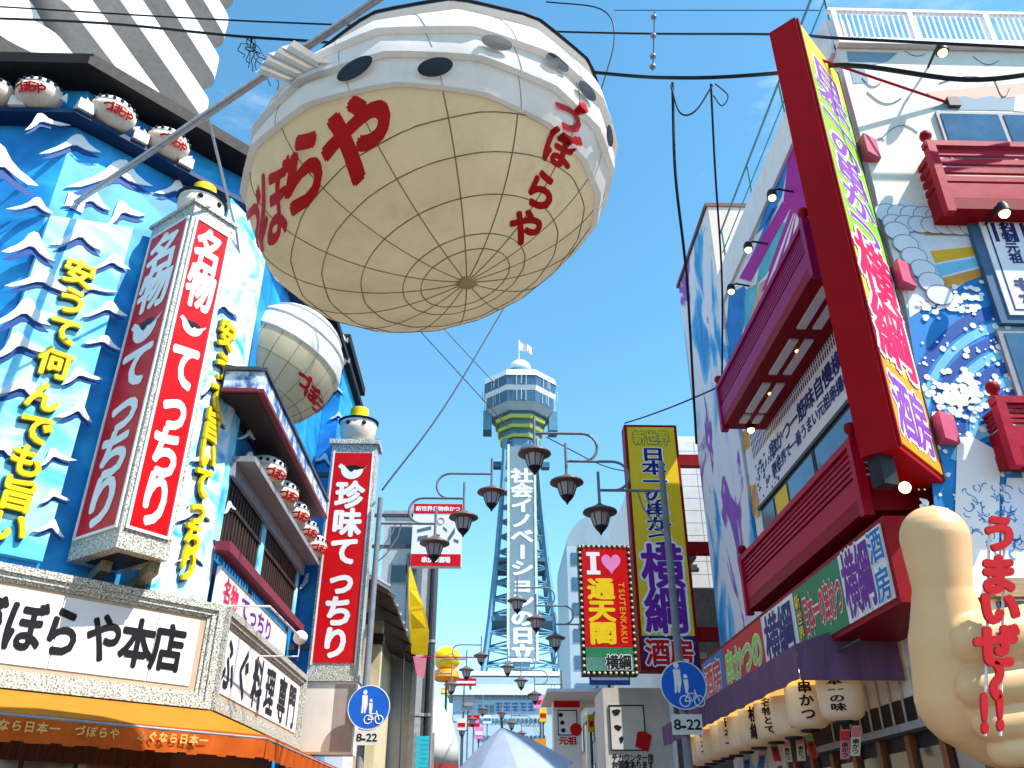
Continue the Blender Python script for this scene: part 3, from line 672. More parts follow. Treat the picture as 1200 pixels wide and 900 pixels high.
# crowned puffers that stand on the red signs
def crowned(p, s, yaw, label):
    r_ = thing('sign_top_puffer', label, 'ornament', p, 'crowned puffers on the red signs'); Mx = Matrix.Rotation(yaw, 3, 'Z')
    part('body', M('ornament_belly', (0, 0, 0)), r_, lambda m: m.lathe(p, [(.28 * s, 0), (.36 * s, .12 * s), (.42 * s, .32 * s), (.43 * s, .5 * s)], 18, 1.1, 1, mat=Mx), smooth='all')
    part('back', M('ornament_white', (0, 0, 0)), r_, lambda m: m.lathe(p, [(.436 * s, .503 * s), (.42 * s, .6 * s), (.3 * s, .68 * s), (.22 * s, .7 * s)], 18, 1.1, 1, mat=Mx), smooth='all')
    part('brim', INK, r_, lambda m: m.lathe(p, [(.46 * s, .56 * s), (.48 * s, .60 * s), (.30 * s, .685 * s)], 18, 1.1, 1, mat=Mx), smooth=True)
    part('yellow_crown', YELS, r_, lambda m: m.lathe(p, [(.22 * s, .69 * s), (.24 * s, .9 * s), (.23 * s, .98 * s), (.12 * s, 1.0 * s)], 14, 1, 1, mat=Mx), smooth=True)
    for e in (-1, 1):
        part('eye', INK, r_, lambda m: m.ball(p + Mx @ V((.2 * s * e, -.37 * s, .44 * s)), .06 * s, n=8, m=6), smooth='all')
crowned(Fx + dl * .55 + dr * .42 + V((0, 0, BX1 + .066)), .85, R(45), 'yellow-crowned cream puffer standing on the tall two-sided corner sign')

# ================================================================ second red sign, facing down the street
G_Y = 19.72
S2 = Fr((0, G_Y, 0), (1, 0, 0)); sa0, sz0 = S2.px(363, 790); sa1 = S2.px(441, 540)[0]
sa0 = aty(366, 778, G_Y).x - .1; sa1 = aty(415, 778, G_Y).x + .1; sz0 = aty(390, 792, G_Y).z; sz1 = aty(415, 521, G_Y).z
RS = thing('projecting_sign', 'tall red projecting sign with white lettering and silver frame beside the street lamp', 'sign', (sa0, G_Y, sz0))
part('sign_case', CHIP, RS, lambda m: m.box(sa0, G_Y, sz0, sa1, G_Y + .55, sz1))
pan = bx('red_panel', RED, RS, S2, sa0 + .1, sz0 + .28, sa1 - .1, sz1 - .24, .003, .02)
for (p, q_, r_, s_) in ((sa0 + .055, sz0 + .23, sa0 + .095, sz1 - .19), (sa1 - .095, sz0 + .23, sa1 - .055, sz1 - .19)): bx('panel_trim', WHITE, pan, S2, p, q_, r_, s_, .003, .03)
sm = (sa0 + sa1) / 2; z0, z1 = sz1 - .3, sz0 + .36; st = (z1 - z0) / 7
letters('white_lettering', pan, S2, [(ch, sm, z0 + st * (i + 1.5), .72, .74) for i, ch in enumerate('珍味てっちり')], PURE, .045, .026)
m = MB(); puffer_icon(m, S2, sm, z0 + st * .55, .6, .026); m.build('puffer_emblem', PURE, pan)
m = MB(); puffer_marks(m, S2, sm, z0 + st * .55, .6, .031); m.build('emblem_marking', BLACK, pan)
part('cornice', CHIP, RS, lambda m: m.box(sa0 - .07, G_Y - .07, sz1 + .003, sa1 + .07, G_Y + .62, sz1 + .13))
part('base_trim', CHIP, RS, lambda m: m.box(sa0 - .05, G_Y - .05, sz0 - .12, sa1 + .05, G_Y + .6, sz0 - .003))
for z in (sz0 + .6, sz1 - .8): part('mount_arm', DGREY, RS, lambda m: m.box(-4.6, G_Y + .2, z, sa0 - .003, G_Y + .3, z + .12))
crowned(V((sm, G_Y + .27, sz1 + .135)), 1.02, 0, 'yellow-crowned cream puffer standing on the single-sided red projecting sign')
# white lower sign box hung below it
bz_ = aty(380, 884, G_Y).z; 
LS = thing('light_box_sign', 'plain white and grey box below the red projecting sign', 'sign box', (sa0, G_Y, bz_))
b1_ = aty(390, 800, G_Y).z
part('box_case', WHITE, LS, lambda m: m.box(sa0 - .06, G_Y + .02, bz_, sa1 + .02, G_Y + .6, sz0 - .125))
part('white_face', CREAM, LS, lambda m: m.box(sa0, G_Y - .0, bz_ + .05, sa0 + (sa1 - sa0) * .58, G_Y + .017, sz0 - .18))
part('grey_face', M('brown_grey_film', (.38, .32, .30), .5, .1, 3), LS, lambda m: m.box(sa0 + (sa1 - sa0) * .585, G_Y - .0, bz_ + .05, sa1 - .02, G_Y + .017, sz0 - .18))
part('hanger_bracket', DGREY, LS, lambda m: m.box(-4.6, G_Y + .2, bz_ + .1, sa0 - .063, G_Y + .3, bz_ + .22))
# neighbour wall with red brush pattern
NWm = M_ramp('white_red_brush_print', [(.44, (.80, .78, .78)), (.55, (.80, .72, .72)), (.58, (.66, .10, .12)), (.8, (.60, .03, .05))], 1.4, (1, 1, .5), .5, 3, .6)
NW = thing('neighbour_shop', 'narrow white shop wall with red brush print behind the left lamp post', 'shop', (-5, 24.5, 0))
nz_ = aty(449, 575, 21).z
part('wall', NWm, NW, lambda m: m.box(-6.5, 23.62, 0, -3.72, 25.4, nz_))
part('coping', GREYM, NW, lambda m: m.box(-6.5, 23.61, nz_ + .003, -3.66, 25.4, nz_ + .12))

# ================================================================ apartment tower upper left
AP = thing('apartment_building', 'tall white apartment block with stacked rounded balconies, upper left', 'building', (-20, 25, 0))
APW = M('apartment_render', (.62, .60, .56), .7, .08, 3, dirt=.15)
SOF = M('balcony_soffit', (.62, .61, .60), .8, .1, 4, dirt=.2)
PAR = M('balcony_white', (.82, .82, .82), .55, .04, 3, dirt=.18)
E0 = V((-13.7, 30.0, 0)); ad = V((-.222, -.975, 0)).normalized(); an_ = V((ad.y * -1, ad.x, 0)); an_ = V((.975, -.222, 0)).normalized()
part('wall', APW, AP, lambda m: m.prism([E0 - an_ * 1.7 + ad * .2, E0 - an_ * 1.7 + ad * 26, E0 - an_ * 14 + ad * 26, E0 - an_ * 14 + ad * .2], (0, 0, 62)))
def outline(inset):
    pts = []
    for k in range(7):
        t = math.pi / 2 * k / 6; pts.append((.9 - .9 * math.cos(t) + inset * (1 - math.sin(t) * 0) , -.9 + .9 * math.sin(t) - inset))
    # a smooth step back 12 m along
    for k in range(9):
        t = k / 8; s_ = t * t * (3 - 2 * t); pts.append((9.2 + 1.6 * t, -inset - .85 * s_))
    pts += [(26, -.85 - inset)]
    return pts
for fl in range(-3, 8):
    z = 31.5 + 2.98 * fl
    o_ = outline(0); i_ = outline(.14)
    P = [E0 + ad * a + an_ * c for a, c in o_]; Q = [E0 + ad * max(a, .14) + an_ * c for a, c in i_]
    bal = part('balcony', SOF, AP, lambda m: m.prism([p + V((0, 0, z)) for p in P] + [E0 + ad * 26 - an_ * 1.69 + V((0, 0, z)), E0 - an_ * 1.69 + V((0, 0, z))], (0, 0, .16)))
    m = MB(); n = len(P); h = 1.4
    P = [E0 - an_ * 1.69] + P; Q = [E0 - an_ * 1.69 + ad * .14] + Q; n += 1
    ring = []
    for p, q_ in zip(P, Q): ring.append([p + V((0, 0, z + .163)), p + V((0, 0, z + h)), q_ + V((0, 0, z + h)), q_ + V((0, 0, z + .163))])
    for i in range(n):
        m.v += ring[i]
    for i in range(n - 1):
        for j in range(4): m.f.append((4 * i + j, 4 * i + (j + 1) % 4, 4 * (i + 1) + (j + 1) % 4, 4 * (i + 1) + j))
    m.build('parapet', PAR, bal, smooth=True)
    for k in range(4):
        p = E0 - an_ * 1.685 + ad * (2 + 6 * k)
        part('balcony_window', GLASSD, bal, lambda m: m.obox(p + V((0, 0, z + .3)), ad * 3.2, an_ * .04, (0, 0, 2.0)))
# nearer wing with rounded balcony
WB = CH  # placed by its own distance: about 18 m away, above the restaurant roof
w_c = aty(20, 50, 21.5)
for k, dz in enumerate((0, 3.0)):
    z = w_c.z - .6 + dz
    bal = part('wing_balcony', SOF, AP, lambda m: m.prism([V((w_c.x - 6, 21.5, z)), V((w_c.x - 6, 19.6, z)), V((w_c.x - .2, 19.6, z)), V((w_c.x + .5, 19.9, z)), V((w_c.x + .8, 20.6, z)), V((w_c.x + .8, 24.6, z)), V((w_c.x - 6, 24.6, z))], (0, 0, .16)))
    m = MB()
    op = [(-6, 19.6), (-.3, 19.6)] + [(-.3 + 1.1 * math.sin(t * math.pi / 12), 20.7 - 1.1 * math.cos(t * math.pi / 12)) for t in range(1, 7)] + [(.8, 24.6)]
    for i in range(len(op) - 1):
        p, q_ = V((w_c.x + op[i][0], op[i][1], z + .163)), V((w_c.x + op[i + 1][0], op[i + 1][1], z + .163)); t = (q_ - p).normalized(); n_ = V((-t.y, t.x, 0)) * .12
        m.prism([p, q_, q_ + n_, p + n_], (0, 0, 1.3))
    m.build('parapet', PAR, bal)
part('wing_wall', APW, AP, lambda m: m.box(w_c.x - 8, 21.2, 0, w_c.x - .6, 26.5, w_c.z + 8))

# ================================================================ RIGHT: the skewer restaurant on the opposite corner
SR = Fr((4.8, 0, 0), (0, -1, 0)); FRf = Fr((0, 8.0, 0), (1, 0, 0))
RB = thing('skewer_restaurant_building', 'three-storey corner restaurant with crimson balconies and painted murals, on the right', 'building', (9, 11, 0))
MURW = M_ramp('pale_mural_wall', [(.30, (.62, .60, .62)), (.5, (.78, .76, .74)), (.75, (.82, .79, .74))], .7, (1, 1, 1), .6, 5, .6)
CREAMW = M('cream_mural_wall', (.80, .75, .66), .65, .06, 2, dirt=.1)
part('street_wall', MURW, RB, lambda m: m.box(4.8, 8.02, 3.0, 5.1, 14.4, 12.0))
part('front_wall', CREAMW, RB, lambda m: m.box(4.803, 8.0, 3.0, 16, 8.3, 11.38))
part('core', M('core_render', (.5, .48, .46), .7, .1, 3), RB, lambda m: m.box(5.103, 8.303, .0, 16, 17.6, 11.30))
part('parapet_fascia', WHITE, RB, lambda m: m.box(4.74, 8.05, 11.35, 4.797, 14.42, 12.06))
# far block with the tall blue and purple mural
MUR2 = M_ramp('tall_mural_paint', [(.28, (.01, .16, .48)), (.40, (.03, .32, .66)), (.45, (.25, .52, .74)), (.48, (.70, .71, .76)), (.60, (.76, .74, .76)), (.64, (.22, .06, .40)), (.70, (.30, .08, .44)), (.74, (.78, .74, .72))], .75, (1, 1.3, .6), .6, 5, .9)
FBz = atx(830, 233, 4.75).z
part('far_block', MUR2, RB, lambda m: m.box(4.75, 14.45, 0, 5.2, 17.55, FBz - .1))
part('far_block_side', M('pink_beige_render', (.66, .56, .50), .7, .08, 3), RB, lambda m: m.box(4.76, 14.43, 12.1, 7.2, 14.448, FBz - .1))
part('far_block_cap', M('brown_cap', (.16, .08, .07), .6, .2, 4), RB, lambda m: m.box(4.70, 14.40, FBz - .097, 7.3, 17.6, FBz))
# mural rays: flat paint, laid in sheets on the wall
MAG = M('magenta_mural_paint', (.42, .01, .30), .55, .15, 3)
MBL = M('blue_mural_paint', (.02, .22, .60), .55, .25, 3)
MCY = M('cyan_mural_paint', (.10, .50, .62), .55, .25, 2)
MOR = M('ochre_mural_paint', (.66, .32, .05), .55, .2, 3)
MSA = M('salmon_mural_paint', (.66, .38, .30), .55, .15, 2)
MW_PW = M('pale_ray_paint', (.74, .70, .74), .55, .05, 3)
def sheet(fr, pxs, mat, c, name='mural_shape', parent=None):
    m = MB(); m.fpoly(fr, [fr.px(x, y, c) for x, y in pxs], c); return m.build(name, mat, parent or RB)
sheet(SR, [(925, 170), (945, 140), (960, 200), (958, 260), (940, 300), (930, 250), (918, 236)], MAG, .006)
sheet(SR, [(917, 236), (926, 244), (880, 330), (866, 326)], MAG, .005)
sheet(SR, [(926, 246), (932, 250), (908, 320), (900, 318)], MAG, .005)
sheet(SR, [(935, 256), (938, 262), (926, 292), (921, 288)], MAG, .005)
for k in range(6):
    t = k / 5; sheet(SR, [(930 + 3 * t, 246 + 6 * t), (934 + 2 * t, 250 + 6 * t), (902 + 30 * t, 338 - 30 * t), (892 + 32 * t, 342 - 36 * t)], (MAG, MW_PW)[k % 2], .0055 + .0002 * k)
sheet(SR, [(928, 165), (916, 230), (896, 266), (886, 275), (905, 225)], MBL, .004)
sheet(SR, [(905, 246), (912, 240), (884, 300), (872, 318)], MBL, .004)
sheet(SR, [(912, 258), (924, 262), (898, 322), (886, 334), (892, 300)], MCY, .0035)
sheet(SR, [(854, 345), (872, 335), (880, 352), (868, 396), (856, 432), (850, 400)], MBL, .004)
sheet(SR, [(873, 340), (888, 332), (884, 370), (872, 392)], MCY, .0045)
sheet(SR, [(890, 332), (912, 318), (886, 372), (876, 384)], MSA, .005)
sheet(SR, [(846, 520), (862, 512), (872, 545), (866, 640), (850, 700), (846, 600)], MBL, .004)
for k in range(5):
    x = 866 + k * 5; sheet(SR, [(x, 576 - k * 2), (x + 4, 572 - k * 2), (x + 5, 600 + k), (x + 1, 612 - k)], MOR, .006)
sheet(SR, [(870, 506), (884, 500), (882, 520), (872, 530)], MOR, .005)
# upper and lower balconies on the street side
def balcony(fr, a0, a1, z0, h, dep, nsl, mat=CRIM, posts=(0, 1), lights=False):
    b = part('balcony', DRED, RB, lambda m: m.fbox(fr, a0, z0, a1, z0 + .16, .004, dep))
    bx('lower_board', mat, b, fr, a0, z0 + .163, a1, z0 + .40, dep - .06, dep)
    step = (h - .46) / nsl
    for i in range(nsl):
        zz = z0 + .44 + step * i; bx('slat', mat, b, fr, a0 + .02, zz, a1 - .02, zz + step * .56, dep - .05, dep - .005)
    bx('top_rail', mat, b, fr, a0 - .03, z0 + h - .03, a1 + .03, z0 + h + .05, dep - .08, dep + .03)
    for s in (0, 1):
        e = a0 + .035 if s == 0 else a1 - .035
        for i in range(nsl + 1):
            zz = z0 + .163 if i == 0 else z0 + .44 + step * (i - 1); hh = .237 if i == 0 else step * .56
            bx('side_slat', DRED, b, fr, e - .025, zz, e + .025, zz + hh, .006, dep - .065)
        if s in posts:
            p = fr.pt(e, z0 + h + .053, dep - .03)
            po = part('post', mat, b, lambda m: m.fbox(fr, e - .05, z0 - .06, e + .05, z0 + h + .05, dep - .08, dep + .035))
            part('finial', DRED, b, lambda m: m.lathe(p, [(.045, 0), (.035, .04), (.065, .08), (.075, .12), (.06, .17), (.02, .19)], 14), smooth='all')
    return b
BU = balcony(SR, -13.0, -8.4, 7.80, .78, .80, 6, M('magenta_balcony_paint', (.34, .008, .12), .45, .14, 7))
for y0 in (8.7, 10.0, 11.3, 12.4):
    for k in range(2):
        ln = 1.0 if y0 < 12 else .3
        part('soffit_lamp', M('soffit_lamp_white', (.75, .75, .85), .4, .05, 3), BU, lambda m: m.box(4.20 + k * .22, y0, 7.765, 4.32 + k * .22, y0 + ln, 7.797))
BLo = balcony(SR, -12.97, -8.37, 4.66, .80, .80, 5)
# sign band between: white printed lattice banner, windows beneath
LATT = M_ramp('indigo_print_on_white', [(.44, (.76, .75, .80)), (.52, (.55, .56, .68)), (.56, (.05, .07, .22)), (.8, (.03, .05, .18))], 7.5, (1, 1.6, 1), .55, 3)
lb0, lb1 = 6.72, 8.22
BN = bx('printed_banner', M('banner_white', (.78, .77, .80), .5, .05, 3), RB, SR, -13.9, lb0, -8.4, lb1, .006, .05)
m = MB(); 
for i in range(64):
    a = -13.85 + i * .085
    for j in range(5): m.fbox(SR, a, lb1 - .12 - j * .125, a + .035, lb1 - .02 - j * .125, .0502, .054)
m.build('lattice_print', NAVY, BN, kind='stuff')
it = []
rnd = random.Random(5)
for j, h in ((0, .30), (1, .22)):
    s_ = '串かつ一筋味自慢横綱名物' if j == 0 else '新世界で一番うまい元祖串揚げの店です'
    n = len(s_)
    for i, ch in enumerate(s_): it.append((ch, -13.0 + (4.4) * (i + .5) / n, 7.35 - j * .33, 4.4 / n * 1.05, h * 1.1))
letters('indigo_lettering', BN, SR, it, NAVY, .03, .055)
m = MB()
for i in range(90):
    a = rnd.uniform(-13.85, -12.6); b = rnd.uniform(6.78, 7.45); s_ = rnd.uniform(.02, .06); m.fdisc(SR, a, b, s_, s_ * .7, .0506 + .00002 * i, n=6)
m.build('brush_print', NAVY, BN, kind='stuff')
bx('banner_frame', DGREY, BN, SR, -13.95, lb0 - .06, -8.38, lb0 - .003, .004, .08)
wn_ = [(-13.85, -13.2, MBL), (-13.1, -12.5, YELS), (-12.4, -11.3, GLASS), (-11.15, -8.5, GLASS)]
for a0, a1, mt in wn_:
    w = bx('window', DGREY, RB, SR, a0 - .05, 5.5, a1 + .05, lb0 - .065, .004, .04); bx('pane', mt if mt != MBL else GLASSD, w, SR, a0, 5.55, a1, lb0 - .12, .043, .05)
# fascia sign strip over the awning
FS = thing('fascia_sign', 'long lettered fascia sign in green, red and white below the lower balcony', 'sign', (4.4, 12, 3.6))
FS_ = Fr((4.0, 0, 0), (0, -1, 0)); fz0, fz1 = 3.66, 4.42
part('sign_case', DRED, FS, lambda m: m.box(4.0, 8.05, fz0 - .06, 4.797, 16.2, fz1 + .06))
ya = FS_.px(936, 735)[0]
PL = lambda a0, a1, mt, nm='sign_panel': bx(nm, mt, FS, FS_, a0, fz0, a1, fz1, .003, .02)
xs_ = [FS_.px(x, y)[0] for x, y in ((1054, 650), (990, 690), (936, 735), (905, 755), (870, 780))]
e0 = -8.12
p1 = PL(xs_[1], e0, M('pale_sign_film', (.74, .76, .82), .4, .06, 3)); p2 = PL(xs_[2] + .01, xs_[1] - .005, GREEN); p3 = PL(xs_[3] - .3, xs_[2] - .005, M('pale_sign_film', (0, 0, 0)))
p4 = PL(-14.6, xs_[3] - .305, RED); p5 = PL(-16.15, -14.61, MBL)
cz_ = (fz0 + fz1) / 2
def two(pan, fr, items, m1, m2, c, b1=.02, b2=.075):
    letters('letter_outline', pan, fr, items, m2, b2, c); letters('lettering', pan, fr, items, m1, b1, c + .004)
w_ = e0 - xs_[1]
two(p1, FS_, hrow('横綱', xs_[1] + .05, xs_[1] + w_ * .70, cz_, .74), PURP, PURE, .024, .03)
two(p1, FS_, [(c, e0 - .17, cz_ + .2 - .4 * i, .36, .36) for i, c in enumerate('酒房')], MBL, PURE, .024, .02)
two(p2, FS_, hrow('日本一の串かつ', xs_[2] + .3, xs_[1] - .04, cz_ - .02, .5), RED, PURE, .024, .03)
two(p2, FS_, [(c, xs_[2] + .16, cz_ + .22 - .2 * i, .2, .2) for i, c in enumerate('新世界')], YEL, NAVY, .024, .02)
two(p3, FS_, hrow('横綱', xs_[3] - .2, xs_[2] - .1, cz_, .7), NAVY, PURE, .024, .03)
two(p4, FS_, hrow('串かつの', -14.5, xs_[3] - .4, cz_, .55), LIME, PURE, .024, .03)
two(p5, FS_, hrow('酒房', -16.0, -14.8, cz_, .6), RED, PURE, .024, .03)

# purple awning
PA = M('purple_awning_cloth', (.15, .075, .16), .75, .15, 4, bump=.15, dirt=.1)
PW = thing('shop_awning', 'dusky purple fabric awning above the row of white lanterns', 'awning', (4.2, 13, 3))
a_y0, a_y1 = 9.9, 18.3
part('awning_top', PA, PW, lambda m: m.prism([(4.72, a_y0, 3.96), (3.56, a_y0, 3.56), (3.56, a_y0, 3.53), (4.72, a_y0, 3.93)], (0, a_y1 - a_y0, 0)))
def val(m):
    n = 60
    for i in range(n):
        y0, y1 = a_y0 + (a_y1 - a_y0) * i / n, a_y0 + (a_y1 - a_y0) * (i + 1) / n; f = lambda t: .015 * math.sin(t * 1.9)
        m.add([(3.555 + f(i), y0, 3.18 + .01 * math.sin(i)), (3.555 + f(i + 1), y1, 3.18 + .01 * math.sin(i + 1)), (3.555, y1, 3.56), (3.555, y0, 3.56)], [(0, 1, 2, 3)])
    for i in range(10):
        x0, x1 = 3.555 + 1.2 * i / 10, 3.555 + 1.2 * (i + 1) / 10; f = lambda t: .02 * math.sin(t * 2.1)
        m.add([(x0, a_y0 - .01 - abs(f(i)), 3.16), (x1, a_y0 - .01 - abs(f(i + 1)), 3.16), (x1, a_y0 - .01, 3.56 + .4 * (i + 1) / 10), (x0, a_y0 - .01, 3.56 + .4 * i / 10)], [(0, 1, 2, 3)])
part('valance', PA, PW, val)
part('awning_frame', GREYM, PW, lambda m: m.tube([(4.78, a_y0 + .03, 3.5), (3.58, a_y0 + .03, 3.5), (3.58, a_y1, 3.5), (4.78, a_y1, 3.5)], .02))
# lantern row
LANP = M('lantern_paper', (.80, .74, .63), .7, .05, 5, trans=.35, emit=.0)
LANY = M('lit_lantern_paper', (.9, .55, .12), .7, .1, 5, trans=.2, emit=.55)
def make_lantern():
    r_ = thing('paper_lantern', 'x', 'lantern')
    pr = [(.10, 0), (.17, .02)]
    for k in range(9): pr += [(.205 + .02 * math.sin(math.pi * (k + .5) / 9) + (.006 if k % 2 else 0), .05 + k * .058)]
    pr += [(.17, .56), (.11, .585)]
    part('shade', LANP, r_, lambda m: m.lathe((0, 0, 0), pr, 20), smooth='all')
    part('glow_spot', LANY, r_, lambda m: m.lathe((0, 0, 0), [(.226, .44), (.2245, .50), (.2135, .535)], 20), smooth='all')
    part('top_ring', INK, r_, lambda m: m.lathe((0, 0, .586), [(.115, 0), (.115, .03), (.06, .035)], 16))
    part('bottom_ring', INK, r_, lambda m: m.lathe((0, 0, -.03), [(.06, 0), (.105, .005), (.105, .029)], 16))
    part('hanger', CABLE, r_, lambda m: m.tube([(0, 0, .62), (0, 0, .80)], .008, 5))
    return r_
LPX = ((984, 814), (945, 826), (926, 836), (906, 843), (886, 851), (872, 857), (860, 862), (850, 866), (840, 870), (831, 874), (823, 878))
lan = make_lantern()
words = ('日本一の味', '串かつ', '新世界', '名物どて', '横綱', '串かつ', '日本一', '新世界', '横綱', '串かつ', '酒房')
ordn = ('second', 'third', 'fourth', 'fifth', 'sixth', 'seventh', 'eighth', 'ninth', 'tenth')
for k, (x, y) in enumerate(LPX):
    o = lan if k == 0 else copy_tree(lan)
    pz = 2.70 if k else 2.72
    d = ray(x, y); t = (pz + .28 - CZ) / d.z; p = EYE + d * t
    p.x = 4.02 if k else 4.12; p.y = atx(x, y, p.x).y; p.z = atx(x, y, p.x).z - .29
    o.location = p; o.rotation_euler = (0, 0, R(12 * (k % 3) - 8))
    if k == 0: o.scale = (1.12,) * 3
    o['label'] = ('largest white paper lantern at the near corner of the purple awning' if k == 0 else 'last small paper lantern at the far end of the purple awning' if k == 10 else ordn[k - 1] + ' paper lantern from the near corner of the purple awning')
    o['group'] = 'paper lanterns under the purple awning'
for k, o in enumerate([lan] + [x for x in sc.objects if x.name.startswith('paper_lantern.')]):
    m = MB(); w = words[k % len(words)]; th0 = R(-112)
    for i, ch in enumerate(w):
        vs, fs = glyph(ch, .035, False); hh = .42 / len(w)
        m.add([V((.2345 * math.cos(th0 + x * .16 / .23), .2345 * math.sin(th0 + x * .16 / .23), .49 - hh * (i + .5) + y * hh * .95)) for x, y, z in vs], fs)
    me = m; ob = m.build('black_lettering', BLACK, None); me_ = ob.data
    loc = ob.location.copy(); me_.transform(Matrix.Translation(loc)); ob.location = (0, 0, 0); ob.parent = o
part('lantern_rail', DGREY, PW, lambda m: m.tube([(4.06, 9.3, 3.49), (4.06, 18.2, 3.49)], .02))
for k in range(5):
    part('strip_lamp', M('lit_strip_lamp', (1, .97, .85), .4, .02, 3, emit=2.2), PW, lambda m: m.box(3.66, 10.4 + 1.35 * k, 3.33, 3.74, 11.1 + 1.35 * k, 3.37))
# shop front below the awning: dark glazing, posts, rails, bamboo strips
SHP = part('shop_front', INK, RB, lambda m: m.box(4.79, 8.31, .1, 5.10, 17.5, 2.99))
for k in range(12):
    y = 8.5 + .78 * k; bx('timber_post', WOODO, SHP, SR, -y - .06, .1, -y + .06, 2.6, .013, .09)
    bx('shop_window', GLASSD, SHP, SR, -y - .70, .5, -y - .08, 2.45, .013, .04)
bx('signboard_rail', GREYM, SHP, SR, -13, 2.62, -8.05, 2.7, .02, .2)
for k in range(14): bx('strip', M('pale_strip', (.6, .58, .52), .6, .1, 4), SHP, SR, -8.2 - k * .32, 2.72, -8.17 - k * .32, 3.3, .015, .03)
# small hanging paper slips
SL_c = (M('slip_pink', (.75, .22, .30), .6, .1, 4), M('slip_blue', (.10, .25, .55), .6, .1, 4), M('slip_red', (.65, .05, .04), .6, .1, 4), M('slip_cream', (.7, .62, .45), .6, .1, 4), M('slip_green', (.2, .5, .15), .6, .1, 4))
slips = ((1003, 868, 3), (990, 872, 0), (950, 872, 2), (938, 876, 3), (922, 878, 3), (908, 878, 2), (893, 888, 1), (875, 893, 1))
cname = ('pink', 'blue', 'red', 'cream', 'green')
for k, (x, y, c) in enumerate(slips):
    p = atx(x, y, 4.35); tl = R((14, 10, -6, 4, 0, -8, 16, 5)[k])
    fr = Fr(p, (.95, -.3, 0), (math.sin(tl) * .95, -math.sin(tl) * .3, math.cos(tl)))
    nb = ('nearest, beside the largest lantern', 'second from the largest lantern', 'below the second lantern', 'below the third lantern', 'below the fourth lantern', 'below the fifth lantern', 'below the sixth lantern', 'below the far lanterns')[k]
    T = thing('paper_slip', cname[c] + ' hanging menu slip ' + nb, 'menu slip', p - fr.u * .17, 'menu slips hanging below the lanterns')
    bx('slip', SL_c[c], T, fr, -.055, -.17, .055, .17, 0, .006); bx('band', SL_c[(c + 2) % 5], T, fr, -.05, .04, .05, .15, .0065, .009)
    letters('lettering', T, fr, vcol('串かつ', 0, .02, -.15, .08), BLACK, .03, .0095)
    part('string', CABLE, T, lambda m: m.tube([fr.pt(0, .17), fr.pt(0, .17) + V((0, 0, .35))], .004, 4))

# ---- front wall details (Y = 8)
def fpx(x, y, c=0): return FRf.px(x, y, c)
rl_t = fpx(985, 10)[1]; rl_b = fpx(985, 50)[1]
RL = thing('roof_railing', 'white metal roof railing along the top of the right-hand restaurant', 'railing', (8, 8, 11.95))
z_b = 11.385; z_t = 12.17
part('bottom_beam', WHITE, RL, lambda m: m.box(4.80, 7.9, z_b, 15, 8.3, z_b + .10))
part('top_rail', WHITE, RL, lambda m: m.box(4.81, 7.98, z_t, 15, 8.06, z_t + .05))
for k in range(5): part('post', WHITE, RL, lambda m: m.box(4.85 + k * 1.12, 7.98, z_b + .103, 4.92 + k * 1.12, 8.06, z_t - .003))
for k in range(66):
    x = 4.97 + k * .085
    if (x - 4.85) % 1.12 > .1: part('bar', WHITE, RL, lambda m: m.box(x, 8.0, z_b + .103, x + .018, 8.02, z_t - .003))
part('mesh_rail', WHITE, RL, lambda m: m.box(4.8, 8.0, z_b + .22, 15, 8.03, z_b + .24))
GRN = M('green_scaffold_paint', (.06, .22, .22), .5, .2, 5)
SCR = thing('roof_guard_rail', 'thin green guard rail running along the roof edge above the street', 'railing', (4.9, 11, 12))
part('rail', GRN, SCR, lambda m: m.tube([(4.9, 8.1, 13.1), (4.9, 14.3, 13.1)], .022))
for k in range(4): part('post', GRN, SCR, lambda m: m.tube([(4.9, 8.15 + k * 2.0, 11.6), (4.9, 8.15 + k * 2.0, 13.1)], .02))
part('rail', GRN, SCR, lambda m: m.tube([(4.9, 8.1, 12.6), (4.9, 14.3, 12.6)], .014))
# windows
def fwin(x0, y0, x1, y1, nm='window', mull=()):
    a0, b1 = fpx(x0, y0); a1, b0 = fpx(x1, y1)
    w = bx(nm, GREYM, RB, FRf, a0 - .05, b0 - .05, a1 + 2.2, b1 + .05, .003, .04)
    bx('pane', GLASS, w, FRf, a0, b0, a0 + .78, b1, .043, .05); bx('pane', GLASS, w, FRf, a0 + .85, b0, a1 + 2.15, b1, .043, .05); return w
fwin(1100, 136, 1200, 190)
a0, b1 = fpx(1165, 388); a1, b0 = fpx(1200, 480)
w = bx('window', GREYM, RB, FRf, a0, b0 - .6, a1 + 2.5, b1, .003, .05); bx('pane', GLASS, w, FRf, a0 + .07, b0 - .55, a1 + 2.4, b1 - .06, .053, .06)
# crimson front balcony and small lower one
ba0, bz_0 = fpx(1110, 244, .34); _, bz_1 = fpx(1112, 170, .34)
balcony(FRf, ba0, 10, bz_0, bz_1 - bz_0, .34, 4, posts=(0,))
ba0, bz_0 = fpx(1188, 540, .3); _, bz_1 = fpx(1186, 470, .3)
balcony(FRf, ba0, 10, bz_0, bz_1 - bz_0, .3, 4, posts=(0,))
